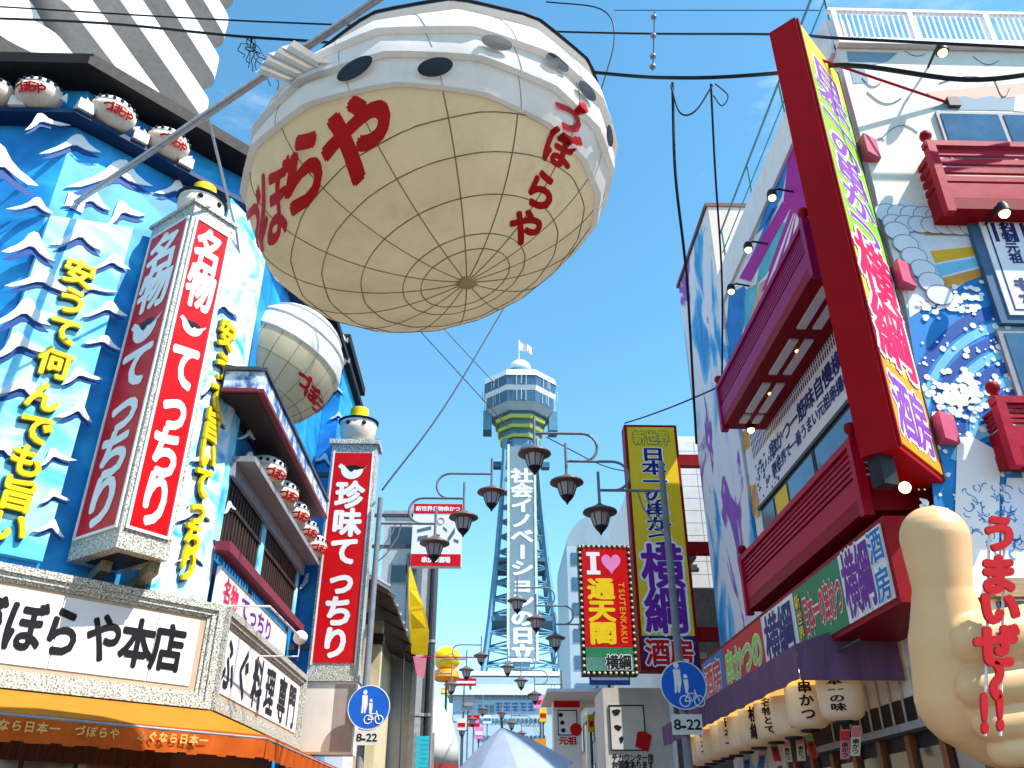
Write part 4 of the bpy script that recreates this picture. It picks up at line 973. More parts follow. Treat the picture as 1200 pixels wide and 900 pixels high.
# generic painted waves, clouds and sun bands
MW_W = M('mural_white', (.82, .82, .82), .6, .04, 3)
MW_L = M('mural_lightblue', (.18, .55, .78), .6, .15, 2)
MW_D = M('mural_deepblue', (.012, .09, .38), .6, .2, 2)
MW_M = M('mural_midblue', (.02, .24, .62), .6, .2, 2)
MW_G = M('mural_greyblue', (.22, .33, .42), .6, .12, 2)
MW_P = M('mural_palelilac', (.72, .75, .83), .6, .06, 2)
sheet(FRf, [(1062, 362), (1160, 300), (1180, 470), (1215, 640), (1100, 640), (1085, 500)], MW_M, .003)
def arc_band(cx, cy, r0, r1, t0, t1, mat, c, n=14):
    P = [(cx + r0 * math.cos(R(t0 + (t1 - t0) * i / n)), cy - r0 * math.sin(R(t0 + (t1 - t0) * i / n)) * 1.1) for i in range(n + 1)]
    Q = [(cx + r1 * math.cos(R(t0 + (t1 - t0) * i / n)), cy - r1 * math.sin(R(t0 + (t1 - t0) * i / n)) * 1.1) for i in range(n + 1)]
    sheet(FRf, P + Q[::-1], mat, c)
for k, (r0, r1, mt) in enumerate(((58, 70, MW_D), (74, 84, MW_L), (88, 100, MW_D), (104, 114, MW_L), (44, 54, MW_L), (30, 40, MW_D), (118, 132, MW_D))):
    arc_band(1190, 500, r0, r1, 70, 186, mt, .006 + .0006 * k)
for k, (r0, r1, mt) in enumerate(((10, 24, MW_L), (30, 40, MW_D), (46, 60, MW_L))): arc_band(1170, 560, r0, r1, 20, 160, mt, .011 + .0006 * k)
rnd = random.Random(9); m = MB()
for k in range(220):
    x, y = rnd.uniform(1075, 1205), rnd.uniform(368, 600); s_ = rnd.choice((.012, .018, .026, .04)); a, b = fpx(x, y)
    if y < 372 + (1160 - x) * .3: continue
    m.fdisc(FRf, a, b, s_, s_, .0135 + .00001 * k, n=7)
m.build('foam_dots', MW_W, RB, kind='stuff')
m = MB(); 
for k in range(130):                                            # foam clump
    t = rnd.random(); x = 1100 + 50 * t + rnd.gauss(0, 7); y = 462 + 8 * math.sin(t * 6) + rnd.gauss(0, 9); a, b = fpx(x, y); s_ = rnd.uniform(.02, .055); m.fdisc(FRf, a, b, s_, s_ * .8, .017 + .00002 * k, n=8)
for k in range(80):
    x, y = rnd.uniform(1075, 1150), rnd.gauss(365, 8); a, b = fpx(x, y + (x - 1075) * -.25); s_ = rnd.uniform(.02, .05); m.fdisc(FRf, a, b, s_, s_ * .8, .017 + .00002 * k, n=8)
m.build('foam_clump', MW_W, RB, kind='stuff')
sheet(FRf, [(1060, 300), (1150, 265), (1165, 310), (1066, 372)], MW_P, .0045)
sheet(FRf, [(1122, 512), (1140, 512), (1172, 530), (1170, 700), (1130, 700), (1118, 640)], MW_W, .020)
sheet(FRf, [(1180, 560), (1210, 560), (1210, 720), (1172, 720), (1174, 600)], MW_P, .0195)
m = MB()
for k in range(70):
    x, y = rnd.uniform(1128, 1200), rnd.uniform(570, 650); a, b = fpx(x, y); t0 = rnd.uniform(0, 6); rr = rnd.uniform(.03, .06)
    P = [FRf.pt(a + rr * math.cos(t0 + u * .5), b + rr * math.sin(t0 + u * .5), .022) for u in range(5)]; m.tube(P, .006, 3)
m.build('line_art', MW_M, RB, kind='stuff')
for k, mt in enumerate((MOR, MW_P, M('gold_mural', (.72, .42, .03), .6, .1, 2), MW_L, MOR)):
    sheet(FRf, [(1078 + 6 * k, 262 + 16 * k), (1150, 262 + 13 * k), (1150, 272 + 13 * k), (1084 + 6 * k, 276 + 16 * k)], mt, .006 + .0006 * k)
sheet(FRf, [(1026, 226), (1060, 236), (1100, 246), (1150, 248), (1150, 268), (1110, 268), (1088, 274), (1094, 300), (1108, 330), (1092, 345), (1070, 335), (1050, 300), (1034, 262)], MW_P, .0035)
def scallop(x, y, r_, c):
    a, b = fpx(x, y); o = MB().fdisc(FRf, a, b, r_, r_ * .9, c, n=20).build('cloud_scallop', MW_G, RB)
    MB().fdisc(FRf, a, b - .004, r_ - .012, r_ * .9 - .012, c + .0005, n=20).build('scallop_fill', MW_P, o)
for k in range(8): scallop(1040 + k * 15, 250 + 1.2 * k, .17, .010 + .0011 * k)
for k in range(8): scallop(1047 + k * 15, 262 + 1.0 * k, .15, .0190 + .0011 * k)
for k in range(6): scallop(1050 + k * 10, 272 + 15 * k, .16, .0285 + .0011 * k)
sheet(FRf, [(992, 60), (1052, 62), (1040, 72), (1012, 78), (1018, 96), (1000, 98)], MW_G, .005)
sheet(FRf, [(1112, 118), (1130, 112), (1142, 116), (1160, 112), (1175, 116), (1210, 112), (1210, 130), (1090, 128)], MW_G, .005)
sheet(FRf, [(1085, 108), (1210, 96), (1210, 113), (1100, 118)], MSA, .004)
sheet(FRf, [(1190, 112), (1215, 108), (1215, 132), (1188, 130)], MW_W, .006)
m = MB()
for x0, y0, sx, sy in ((1016, 108, 40, 14), (1060, 60, 24, 6), (1140, 66, 30, 10), (1030, 165, 45, -18), (1100, 98, 60, -8), (1010, 92, 22, 10), (1165, 92, 18, 22), (1024, 168, 12, -6)):
    P = []
    for i in range(9):
        t = i / 8; a, b = fpx(x0 + sx * t, y0 + sy * math.sin(t * 2.6)); P.append(FRf.pt(a, b, .007))
    m.tube(P, .006, 4)
m.build('cloud_line_art', MW_G, RB, kind='stuff')
# menu board
a0, b1 = fpx(1132, 252, .08); _, b0 = fpx(1150, 378, .08)
MNB = thing('menu_board', 'blue-framed white menu board with navy columns of lettering on the front wall', 'sign', (a0, 7.9, b0))
bx('board_frame', M('slate_blue_frame', (.05, .13, .24), .5, .1, 4), MNB, FRf, a0, b0, a0 + 3.2, b1, .004, .08)
pn = bx('board_face', M('pale_menu_face', (.76, .77, .82), .45, .05, 3), MNB, FRf, a0 + .12, b0 + .1, a0 + 3.1, b1 - .06, .083, .10)
for (p, q_, r_, s_) in ((a0 + .19, b0 + .16, a0 + .21, b1 - .12), (a0 + .215, b0 + .16, a0 + 3.0, b0 + .18)): bx('rule', NAVY, pn, FRf, p, q_, r_, s_, .1005, .104)
hh = b1 - b0
for c, (s1, s2) in enumerate((('名物元祖', 'もち'), ('大阪新世', 'うまいぜ'), ('串焼土手', 'かつ'), ('日本一番', 'どて'))):
    x = a0 + .42 + c * .36; it = []
    for i, ch in enumerate(s1): it.append((ch, x, b1 - .20 - i * .155, .17, .16))
    n = len(s2)
    for i, ch in enumerate(s2): it.append((ch, x, b1 - .95 - i * (hh - 1.15) / n - .1, .30, min(.34, (hh - 1.15) / n)))
    letters('navy_lettering', pn, FRf, it[:4], NAVY, .03, .105); letters('navy_lettering', pn, FRf, it[4:], NAVY, .04, .105)
m = MB()
for i in range(22): m.fbox(FRf, a0 + .25 + i * .12, b1 - .42, a0 + .30 + i * .12, b1 - .13, .1002, .1035)
m.build('grid_print', NAVY, pn, kind='stuff')
# lower front wall: beam and dark opening behind the hand
bx('timber_beam', M_ramp('tan_wood', [(.3, (.30, .20, .11)), (.7, (.45, .32, .19))], 5, (.7, 8, 8), .6, 6), RB, FRf, 4.85, 3.62, 14, 3.80, .003, .12)
bx('dark_opening', GLASSD, RB, FRf, 4.9, .1, 14, 3.6, .004, .02)
part('front_base', INK, RB, lambda m: m.box(4.83, 8.01, .0, 16, 8.29, 2.99))
for k in range(6): bx('window_mullion', DGREY, RB, FRf, 4.95 + k * .5, .1, 5.0 + k * .5, 3.6, .022, .06)

# ---- blade sign at the corner
O_ = V((3.82, 7.10, 0)); dI = V((.70, .71, 0)).normalized(); dT = V((-.71, .70, 0)).normalized(); bw, bt = 1.27, .36
Z0, Z1 = 4.82, 10.85
BL = thing('blade_sign', 'tall angled blade sign with red case, lime and orange face and purple lettering', 'sign', (O_.x, O_.y, Z0))
part('sign_case', M('sign_case_red', (.36, .001, .006), .5, .1, 3, dirt=.06, spec=.1), BL, lambda m: m.prism([O_ + V((0, 0, Z0)), O_ + dI * bw + V((0, 0, Z0)), O_ + dI * bw + dT * bt + V((0, 0, Z0)), O_ + dT * bt + V((0, 0, Z0))], (0, 0, Z1 - Z0)))
BF = Fr(O_, dI)
fc = bx('yellow_face', YELS, BL, BF, .07, Z1 - .75, bw - .07, Z1 - .07, .003, .02)
bx('lime_face', LIME, BL, BF, .07, 7.35, bw - .07, Z1 - .755, .003, .02)
bx('yellow_face', M('pale_yellow_film', (.82, .66, .10), .4, .08, 3), BL, BF, .07, 5.85, bw - .07, 7.345, .003, .02)
of = bx('orange_face', ORNG, BL, BF, .07, Z0 + .07, bw - .07, 5.845, .003, .02)
for a in (.02, bw - .06): bx('edge_trim', DGREY if a > .5 else DRED, BL, BF, a, Z0 + .02, a + .04, Z1 - .02, .003, .03)
def halo(parent, fr, items, mi, mo, c): letters('letter_outline', parent, fr, items, mo, .085, c); letters('lettering', parent, fr, items, mi, .03, c + .004)
halo(BL, BF, vcol('日本一の串かつ', bw / 2, Z1 - .45, 7.52, .95, 1.12), M('violet_letter', (.26, .06, .42), .42, .1, 4), PURE, .024)
halo(BL, BF, vcol('横綱', bw / 2, 7.55, 5.90, 1.08, 1.1), PINKR, PURE, .030)
halo(BL, BF, [('酒', bw * .31, 5.36, .52, .74), ('房', bw * .69, 5.36, .52, .74)], M('violet_letter', (0, 0, 0)), PURE, .024)
for z in (fpx(1097, 522)[1], fpx(1052, 340)[1], fpx(1016, 190)[1]):
    p = O_ + dI * bw + dT * .1
    p = O_ + dI * (bw - .02); part('mount_arm', M('pink_bracket', (.55, .10, .18), .5, .1, 4), BL, lambda m: m.prism([V((p.x + .03, 7.80, z)), V((p.x + .25, 7.92, z)), V((p.x + .25, 7.995, z)), V((p.x + .03, 7.995, z))], (0, 0, .32)))
br0 = O_ + dI * .6 + V((0, 0, Z1 - .1)); br1 = FRf.pt(*fpx(1116, 122), .0)
BRC = MB().tube([BF.pt(.5, Z1 - .2, -.1), br1], .02, 6).build('sign_brace', CRIM, BL)
MB().box(br1.x - .08, 7.94, br1.z - .08, br1.x + .08, 7.998, br1.z + .08).build('brace_foot', DGREY, BL)
part('flood_lamp', INK, BL, lambda m: m.obox(V((3.70, 7.25, Z0 - .30)), (.16, .05, 0), (-.05, .16, 0), (0, 0, .297)))
part('lit_bulb', M('lit_green_bulb', (.75, 1, .25), .4, .02, 3, emit=2.0), BL, lambda m: m.ball(V((3.86, 7.22, Z0 - .36)), .055, n=12, m=8), smooth='all')
# ---- little arm lamps over the walls
BULB = M('lit_warm_bulb', (1.0, .70, .25), .4, .02, 3, emit=3.0)
def arm_lamp(p, n, label):
    r_ = thing('wall_lamp', label, 'lamp', p, 'small wall lamps of the right-hand restaurant'); n = V(n)
    part('arm', INK, r_, lambda m: m.tube([p, p + n * .25 + V((0, 0, .05)), p + n * .34], .018, 5))
    part('shade', INK, r_, lambda m: m.lathe(p + n * .36 + V((0, 0, -.12)), [(.085, 0), (.075, .08), (.045, .14), (.02, .15)], 12), smooth=True)
    part('bulb', BULB, r_, lambda m: m.ball(p + n * .36 + V((0, 0, -.13)), .062, n=10, m=6), smooth='all')
for x, y, w in ((905, 231, 'nearest of the three over the magenta ray mural'), (877, 292, 'second of the three over the ray mural'), (857, 341, 'farthest of the three over the ray mural'), (935, 408, 'nearest of the three above the printed banner'), (903, 458, 'middle of the three above the printed banner'), (880, 503, 'farthest of the three above the printed banner'), (968, 350, 'beside the red case of the blade sign')):
    p = atx(x, y, 4.44); arm_lamp(V((4.797, p.y, p.z + .12)), (-1, 0, 0), 'small lit wall lamp, ' + w)
for x, y, w in ((1105, 60, 'below the white roof railing'), (1172, 255, 'on the menu board')):
    p = aty(x, y, 7.62); arm_lamp(V((p.x, 7.995 if y < 100 else 7.89, p.z + .12)), (0, -1, 0), 'small lit wall lamp ' + w)

# ================================================================ thumbs-up hand and its lettering
HY = 7.0; HF = Fr((0, HY, 0), (1, 0, 0)); PXM = (aty(1200, 760, HY).x - aty(1075, 760, HY).x) / 125
def hp(x, y, d=0): a, b = HF.px(x, y, 0); return V((a, HY - d, b))
def capsule(m, p, q, r0, r1, n=44):
    ax = q - p; L = ax.length; t = ax.normalized(); ref = t.orthogonal().normalized(); b = t.cross(ref); k = len(m.v); prof = []
    for i in range(7): a = -math.pi / 2 + math.pi / 2 * i / 6; prof.append((max(.002, r0 * math.cos(a)), r0 * math.sin(a)))
    for i in range(7): a = math.pi / 2 * i / 6; prof.append((max(.002, r1 * math.cos(a)), L + r1 * math.sin(a)))
    for r_, h in prof:
        for j in range(n): an = 2 * math.pi * j / n; m.v.append(p + t * h + (ref * math.cos(an) + b * math.sin(an)) * r_)
    for i in range(len(prof) - 1):
        for j in range(n): m.f.append((k + i * n + j, k + i * n + (j + 1) % n, k + (i + 1) * n + (j + 1) % n, k + (i + 1) * n + j))
    m.f.append(tuple(k + j for j in range(n - 1, -1, -1))); m.f.append(tuple(k + (len(prof) - 1) * n + j for j in range(n)))
hm = MB(); u = PXM
for (x0, y0, d0, r0, x1, y1, d1, r1) in (
    (1094, 632, .02, 40, 1104, 690, .0, 33), (1104, 690, .0, 33, 1122, 752, -.10, 47),          # thumb
    (1122, 752, -.10, 47, 1146, 815, -.18, 56), (1146, 815, -.18, 56, 1182, 842, -.18, 50),      # heel of the hand
    (1160, 786, -.24, 58, 1300, 770, -.24, 62), (1182, 838, -.22, 46, 1300, 836, -.22, 50),
    (1130, 760, .22, 31, 1300, 728, .26, 33), (1128, 811, .22, 22.5, 1300, 788, .25, 25),
    (1147, 850, .18, 20, 1300, 834, .22, 22), (1166, 882, .13, 17, 1300, 872, .17, 20),
    (1300, 770, .0, 60, 1330, 830, .0, 56)):
    capsule(hm, hp(x0, y0, d0), hp(x1, y1, d1), r0 * u, r1 * u)
SKIN = M('hand_fibreglass_paint', (.80, .47, .22), .42, .05, 2.5, spec=.45, dirt=.06)
HD = thing('thumbs_up_hand', 'giant flesh-coloured thumbs-up hand figure at the right-hand shop front', 'figure', hp(1180, 890, 0))
tmp = hm.build('hand_body', SKIN, HD)
md = tmp.modifiers.new('r', 'REMESH'); md.mode = 'VOXEL'; md.voxel_size = .016; md.use_smooth_shade = True
m2 = tmp.modifiers.new('s', 'SMOOTH'); m2.iterations = 3; m2.factor = .5
dg = bpy.context.evaluated_depsgraph_get(); me = bpy.data.meshes.new_from_object(tmp.evaluated_get(dg)); tmp.modifiers.clear(); tmp.data = me
me.polygons.foreach_set('use_smooth', [True] * len(me.polygons))
if not me.materials: me.materials.append(SKIN)
part('mount_frame', DGREY, HD, lambda m: (m.box(hp(1230, 800).x - .08, HY + .2, hp(0, 800).z - .1, hp(1230, 800).x + .08, 7.93, hp(0, 800).z + .1), m.box(hp(1230, 800).x - .2, 7.9, hp(0, 800).z - .3, hp(1230, 800).x + .2, 7.96, hp(0, 800).z + .3)))
LY = 6.45; LF = Fr((0, LY, 0), (1, 0, 0))
LTR = thing('slogan_lettering', 'red cut-out slogan lettering on thin rods in front of the giant hand', 'sign', (LF.px(1165, 860)[0], LY, LF.px(1165, 862)[1]))
RLT = M('red_cutout_letter', (.55, .008, .012), .4, .08, 4)
for ch, x, y, w, h in (('う', 1170, 626, 46, 48), ('ま', 1168, 674, 48, 50), ('い', 1170, 713, 50, 44), ('ぜ', 1167, 757, 52, 52), ('〜', 1167, 798, 44, 46), ('!', 1152, 835, 34, 54), ('!', 1170, 832, 34, 54)):
    a, b = LF.px(x, y); lf = Fr(LF.pt(a, b), (1, 0, 0), (.24, 0, 1)); letters('red_letter', LTR, lf, [(ch, 0, 0, w * u * .93, h * u * .95, math.pi / 2 if ch == '〜' else 0)], RLT, .06, 0, .03)
for x in (1158, 1176):
    a = LF.px(x, 700)[0]; part('rod', WHITE, LTR, lambda m: m.tube([LF.pt(*LF.px(x + 3, 604), -.02), LF.pt(*LF.px(x - 2, 862), -.02)], .011, 6))
part('rod_bracket', GREYM, LTR, lambda m: m.tube([LF.pt(LF.px(1167, 700)[0], LF.px(1167, 742)[1], -.02), LF.pt(LF.px(1167, 700)[0], LF.px(1167, 742)[1], -.30)], .014, 6))
part('rod_bracket', GREYM, LTR, lambda m: m.tube([LF.pt(LF.px(1158, 700)[0], LF.px(1167, 742)[1], -.02), LF.pt(LF.px(1176, 700)[0], LF.px(1167, 742)[1], -.02)], .012, 6))

# ================================================================ yellow projecting sign and the I-heart sign
YY = 18.4; YF = Fr((0, YY, 0), (1, 0, 0))
x0 = aty(742, 640, YY).x - .02; x1 = aty(807, 640, YY).x; z0 = aty(785, 786, YY).z; z1 = aty(760, 498, YY).z
YS = thing('projecting_sign', 'tall yellow projecting sign with navy and purple lettering, right of the tower', 'sign', (x0, YY, z0))
part('sign_case', DRED, YS, lambda m: m.box(x0, YY, z0, x1, YY + .4, z1))
wy = x1 - x0; hy = z1 - z0
pf = bx('yellow_face', YELS, YS, YF, x0 + .07, z0 + hy * .125, x1 - .07, z1 - .07, .003, .02)
nf = bx('navy_face', M('navy_sign_film', (.015, .02, .15), .4, .1, 3), YS, YF, x0 + .07, z0 + .07, x1 - .07, z0 + hy * .124, .003, .02)
xm = (x0 + x1) / 2
halo(pf, YF, hrow('新世界', x0 + .2, x1 - .2, z1 - .36, .38), YELS, GREEN, .024)
halo(pf, YF, vcol('日本一の串かつ', xm, z1 - .62, z0 + hy * .47, .60, 1.1), NAVY, PURE, .024)
halo(pf, YF, vcol('横綱', xm, z0 + hy * .475, z0 + hy * .135, .98, 1.08), PURP, PURE, .024)
halo(nf, YF, hrow('酒房', x0 + .12, x1 - .12, z0 + hy * .065, .58), RED, PURE, .024)
for y in (537, 640, 741):
    zc = aty(815, y, YY).z; part('mount_beam', DRED, YS, lambda m: m.box(x1 + .003, YY + .1, zc - .14, 5.3, YY + .3, zc + .14))
IY = 20.8; IF = Fr((0, IY, 0), (1, 0, 0))
x0 = aty(680, 715, IY).x; x1 = aty(743, 715, IY).x; z0 = aty(715, 791, IY).z; z1 = aty(710, 639, IY).z; wy = x1 - x0; hy = z1 - z0; xm = (x0 + x1) / 2
IS = thing('heart_sign', 'red sign with white I, pink heart and yellow lettering in a bulb border', 'sign', (x0, IY, z0))
part('sign_case', INK, IS, lambda m: m.box(x0, IY, z0, x1, IY + .35, z1))
rf = bx('red_face', RED, IS, IF, x0 + .09, z0 + hy * .2, x1 - .09, z1 - .09, .003, .02)
gf = bx('green_face', GREEN, IS, IF, x0 + .09, z0 + hy * .13, x1 - .09, z0 + hy * .199, .003, .02); bx('teal_face', M('teal_film', (.10, .28, .22), .4, .1, 3), IS, IF, x0 + .09, z0 + .09, x1 - .09, z0 + hy * .129, .003, .02)
ia, ib = x0 + wy * .28, z1 - hy * .15
MB().fpoly(IF, [(ia - .17, ib - .29), (ia + .17, ib - .29), (ia + .17, ib - .19), (ia + .075, ib - .19), (ia + .075, ib + .19), (ia + .17, ib + .19), (ia + .17, ib + .29), (ia - .17, ib + .29), (ia - .17, ib + .19), (ia - .075, ib + .19), (ia - .075, ib - .19), (ia - .17, ib - .19)], .024).build('letter_i', PURE, rf)
m = MB(); P = []
for k in range(28):
    t = 2 * math.pi * k / 28; P.append((x0 + wy * .62 + .245 * math.sin(t) ** 3, z1 - hy * .145 + .0155 * 1.15 * (13 * math.cos(t) - 5 * math.cos(2 * t) - 2 * math.cos(3 * t) - math.cos(4 * t))))
m.fpoly(IF, P, .024); m.build('heart', PINK, rf)
letters('yellow_lettering', rf, IF, vcol('通天閣', x0 + wy * .40, z1 - hy * .27, z0 + hy * .22, .68, 1.02), YEL, .05, .024)
it = [(ch, x0 + wy * .79, z1 - hy * .30 - hy * .47 * (i + .5) / 10, .20, .20, -math.pi / 2) for i, ch in enumerate('TSUTENKAKU')]
letters('orange_lettering', rf, IF, it, ORNG, .03, .024)
halo(gf, IF, hrow('横綱', xm - .1, x1 - .15, z0 + hy * .09, .36), INK, PURE, .026)
m = MB(); nb = 20
for i in range(nb + 1):
    for xx in (x0 + .04, x1 - .04): m.ball(V((xx, IY - .02, z0 + .05 + (hy - .1) * i / nb)), .035, n=6, m=4)
for i in range(1, 10):
    for zz in (z0 + .04, z1 - .04): m.ball(V((x0 + wy * i / 10, IY - .02, zz)), .035, n=6, m=4)
m.build('border_bulbs', M('border_bulb', (.80, .70, .45), .3, .05, 4), IS, kind='stuff')
part('mount_beam', DGREY, IS, lambda m: m.box(x1 + .003, IY + .1, z1 - .6, 5.3, IY + .2, z1 - .45)); part('mount_beam', DGREY, IS, lambda m: m.box(x1 + .003, IY + .1, z0 + .4, 5.3, IY + .2, z0 + .55))

# ================================================================ street lamps (three hanging lights each)
LGRY = M('lamp_post_paint', (.20, .22, .25), .45, .15, 6)
LBRN = M('lamp_hood_brown', (.15, .10, .09), .45, .2, 6)
LGLS = M('lamp_frosted_glass', (.42, .36, .38), .35, .1, 5, spec=.6)
def make_lamp():
    r_ = thing('street_lamp', 'x', 'street lamp')
    part('post', LGRY, r_, lambda m: m.tube([(0, 0, 0), (0, 0, .9), (0, 0, 1.0), (0, 0, 8.95)], [.13, .13, .09, .065], 12), smooth=True)
    part('base_plate', LGRY, r_, lambda m: m.lathe((0, 0, 0), [(.22, 0), (.22, .04), (.15, .08)], 12))
    lv = (8.3, 8.96, 9.62); en = (1.38, 2.06, 2.74); st = (.72, 1.02)
    part('arm', LGRY, r_, lambda m: m.tube([(0, 0, lv[0]), (en[0], 0, lv[0])], .032, 8), smooth=True)
    for k in (0, 1):
        rr = (lv[k + 1] - lv[k]) / 2; cx = st[k] + rr + (0 if k == 0 else .35); pts = [(cx + .25, 0, lv[k])]
        for i in range(13):
            t = -math.pi / 2 - math.pi * i / 12; pts.append((cx + rr * math.cos(t), 0, lv[k] + rr + rr * math.sin(t)))
        pts.append((en[k + 1], 0, lv[k + 1])); part('arm', LGRY, r_, lambda m: m.tube(pts, .032, 8), smooth=True)
    part('brace', LGRY, r_, lambda m: m.tube([(0, 0, 7.3), (.25, 0, 7.55), (.48, 0, 7.95), (.55, 0, 8.28)], .018, 6))
    part('brace', LGRY, r_, lambda m: m.tube([(0, 0, 7.55), (.17, 0, 7.75), (.34, 0, 8.05), (.40, 0, 8.28)], .018, 6))
    for k in range(3):
        x, z = en[k], lv[k]
        hd = part('lamp_head', LGLS, r_, lambda m: m.lathe((x, 0, z - .80), [(.135, 0), (.185, .16), (.215, .30)], 8), smooth=False)
        part('stem', LGRY, hd, lambda m: m.tube([(x, 0, z - .30), (x, 0, z + .42)], .032, 8))
        part('hood', LBRN, hd, lambda m: m.lathe((x, 0, z - .50), [(.30, -.03), (.365, -.005), (.355, .03), (.20, .10), (.08, .17), (.035, .21)], 18), smooth=True)
        part('bottom_cap', INK, hd, lambda m: m.lathe((x, 0, z - .99), [(.015, 0), (.035, .05), (.11, .13), (.145, .188)], 10), smooth=True)
        for j in range(8):
            a = 2 * math.pi * j / 8; c, s_ = math.cos(a), math.sin(a)
            part('mullion', INK, hd, lambda m: m.tube([(x + .14 * c, s_ * .14, z - .80), (x + .19 * c, s_ * .19, z - .64), (x + .22 * c, s_ * .22, z - .50)], .010, 4))
    return r_
lamp0 = make_lamp()
LP = ((-2.72, 19.6, 0, 'street lamp with three hanging lights on the left, beside the red projecting sign'), (3.22, 14.6, 1, 'street lamp with three hanging lights on the right, before the yellow sign'),
      (3.75, 30.5, 1, 'second street lamp on the right, its lights crossing the tower lettering'), (-3.1, 41, 0, 'second street lamp on the left, its lights below the tower leg'),
      (3.7, 44, 1, 'third street lamp on the right, above the white shop signs'), (-3.1, 60, 0, 'third and farthest street lamp on the left'), (3.7, 62, 1, 'fourth and farthest street lamp on the right'))
for k, (x, y, f, lb) in enumerate(LP):
    o = lamp0 if k == 0 else copy_tree(lamp0); o.location = (x, y, 0); o.rotation_euler = (0, 0, math.pi if f else 0); o['label'] = lb; o['group'] = 'street lamps along the shopping street'
    if k == 1: o.scale = (.876,) * 3
# ---- blue round traffic signs on the two nearest posts
SBL = M('traffic_sign_blue', (.012, .13, .62), .35, .08, 4)
for (px_, py_, X, Y, r_, lb) in ((433, 829, -2.72, 19.6, .45, 'round blue pedestrian and bicycle sign on the left lamp post'), (801, 803, 3.22, 14.6, .375, 'round blue pedestrian and bicycle sign on the right lamp post')):
    y_ = Y - .14; p = aty(px_, py_, y_); p.x = X + (p.x - X) * .9; fr = Fr(p, (1, 0, 0))
    t = thing('traffic_sign', lb, 'road sign', p - V((0, 0, .85)), 'blue round traffic signs')
    dsk = part('disc', SBL, t, lambda m: m.fdisc(fr, 0, 0, r_, r_, 0, .012, 32))
    part('rim', WHITE, t, lambda m: m.tube([fr.pt(r_ * math.cos(a * math.pi / 18), r_ * math.sin(a * math.pi / 18), .008) for a in range(37)], .012, 5))
    m = MB(); c = .015                                              # adult and child
    m.fdisc(fr, -.10, .31, .045, .05, c, n=12); m.fpoly(fr, [(-.16, .25), (-.04, .25), (-.03, .05), (-.07, -.12), (-.10, -.12), (-.10, .02), (-.12, -.12), (-.16, -.12), (-.15, .05)], c)
    m.fdisc(fr, .04, .14, .035, .035, c, n=12); m.fpoly(fr, [(0, .09), (.08, .09), (.08, -.02), (.06, -.13), (.02, -.13), (.01, -.02)], c)
    m.build('pedestrian_symbol', PURE, dsk)
    m = MB()
    for q_ in (-.0, .24): m.tube([fr.pt(q_ + .085 * math.cos(a * math.pi / 8), -.25 + .085 * math.sin(a * math.pi / 8), .014) for a in range(17)], .010, 4)
    m.tube([fr.pt(0, -.25, .014), fr.pt(.06, -.13, .014), fr.pt(.19, -.13, .014), fr.pt(.24, -.25, .014)], .010, 4); m.tube([fr.pt(.06, -.13, .014), fr.pt(.12, -.25, .014), fr.pt(.19, -.13, .014), fr.pt(.17, -.07, .014)], .010, 4); m.tube([fr.pt(0, -.25, .014), fr.pt(.12, -.25, .014)], .01, 4)
    m.build('bicycle_symbol', PURE, dsk)
    pl = part('time_plate', M('plate_white', (.75, .74, .70), .45, .06, 4, dirt=.1), t, lambda m: m.fbox(fr, -.25, -.76, .25, -.45, 0, .01))
    letters('black_lettering', pl, fr, [('8', -.16, -.605, .25, .22), ('-', -.06, -.605, .28, .3), ('2', .05, -.605, .25, .22), ('2', .17, -.605, .25, .22)], BLACK, .02, .013)
    for dz in (.15, -.6): part('clamp', GREYM, t, lambda m: m.fbox(fr, -.12, dz - .03, .12, dz + .03, -.18, -.003))

# ================================================================ the tower at the end of the street
TY = 176.0; tz = lambda y: aty(608, y, TY).z; tcx = aty(610, 600, TY).x; tsx = lambda px_, y: aty(px_, y, TY).x - tcx
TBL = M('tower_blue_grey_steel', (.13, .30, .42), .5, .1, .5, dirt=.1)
TLT = M('tower_pale_panel', (.45, .56, .62), .5, .06, .4, dirt=.1)
TWH = M('tower_white', (.80, .81, .82), .5, .04, .4, dirt=.1)
TYG = M('tower_yellow_green', (.55, .60, .12), .5, .06, .4)
TDK = M('tower_dark_steel', (.08, .19, .28), .5, .15, .5)
TG = M_glass('tower_glass', (.05, .12, .20))
TWR = thing('observation_tower', 'tall steel lattice observation tower with octagonal decks at the end of the street', 'tower', (tcx, TY, 0))
Zp = [(tz(790), 7.6), (tz(735), 6.5), (tz(665), 5.3), (tz(600), 4.35), (tz(545), 3.75), (tz(522), 3.6)]
def half(z):
    for (a, wa), (b, wb) in zip(Zp, Zp[1:]):
        if z <= b: return wa + (wb - wa) * (z - a) / (b - a)
    return Zp[-1][1]
TC = V((tcx, TY, 0))
for sx in (-1, 1):
    for sy in (-1, 1):
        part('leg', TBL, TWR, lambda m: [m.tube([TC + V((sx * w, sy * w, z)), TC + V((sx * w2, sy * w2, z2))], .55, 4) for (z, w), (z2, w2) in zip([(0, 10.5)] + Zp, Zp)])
m = MB(); nseg = 15; za, zb = Zp[0][0], Zp[-1][0]
for i in range(nseg):
    z0, z1 = za + (zb - za) * i / nseg, za + (zb - za) * (i + 1) / nseg; a, b = half(z0), half(z1)
    for (ux, uy) in ((1, 0), (0, 1), (-1, 0), (0, -1)):
        n_ = V((ux, uy, 0)); s_ = V((-uy, ux, 0))
        P = lambda w, t, z: TC + n_ * w + s_ * (w * t) + V((0, 0, z))
        m.tube([P(a, -1, z0), P(b, 1, z1)], .17, 4); m.tube([P(a, 1, z0), P(b, -1, z1)], .17, 4); m.tube([P(a, -1, z0), P(a, 1, z0)], .16, 4)
m.build('lattice_bracing', TBL, TWR, kind='stuff')
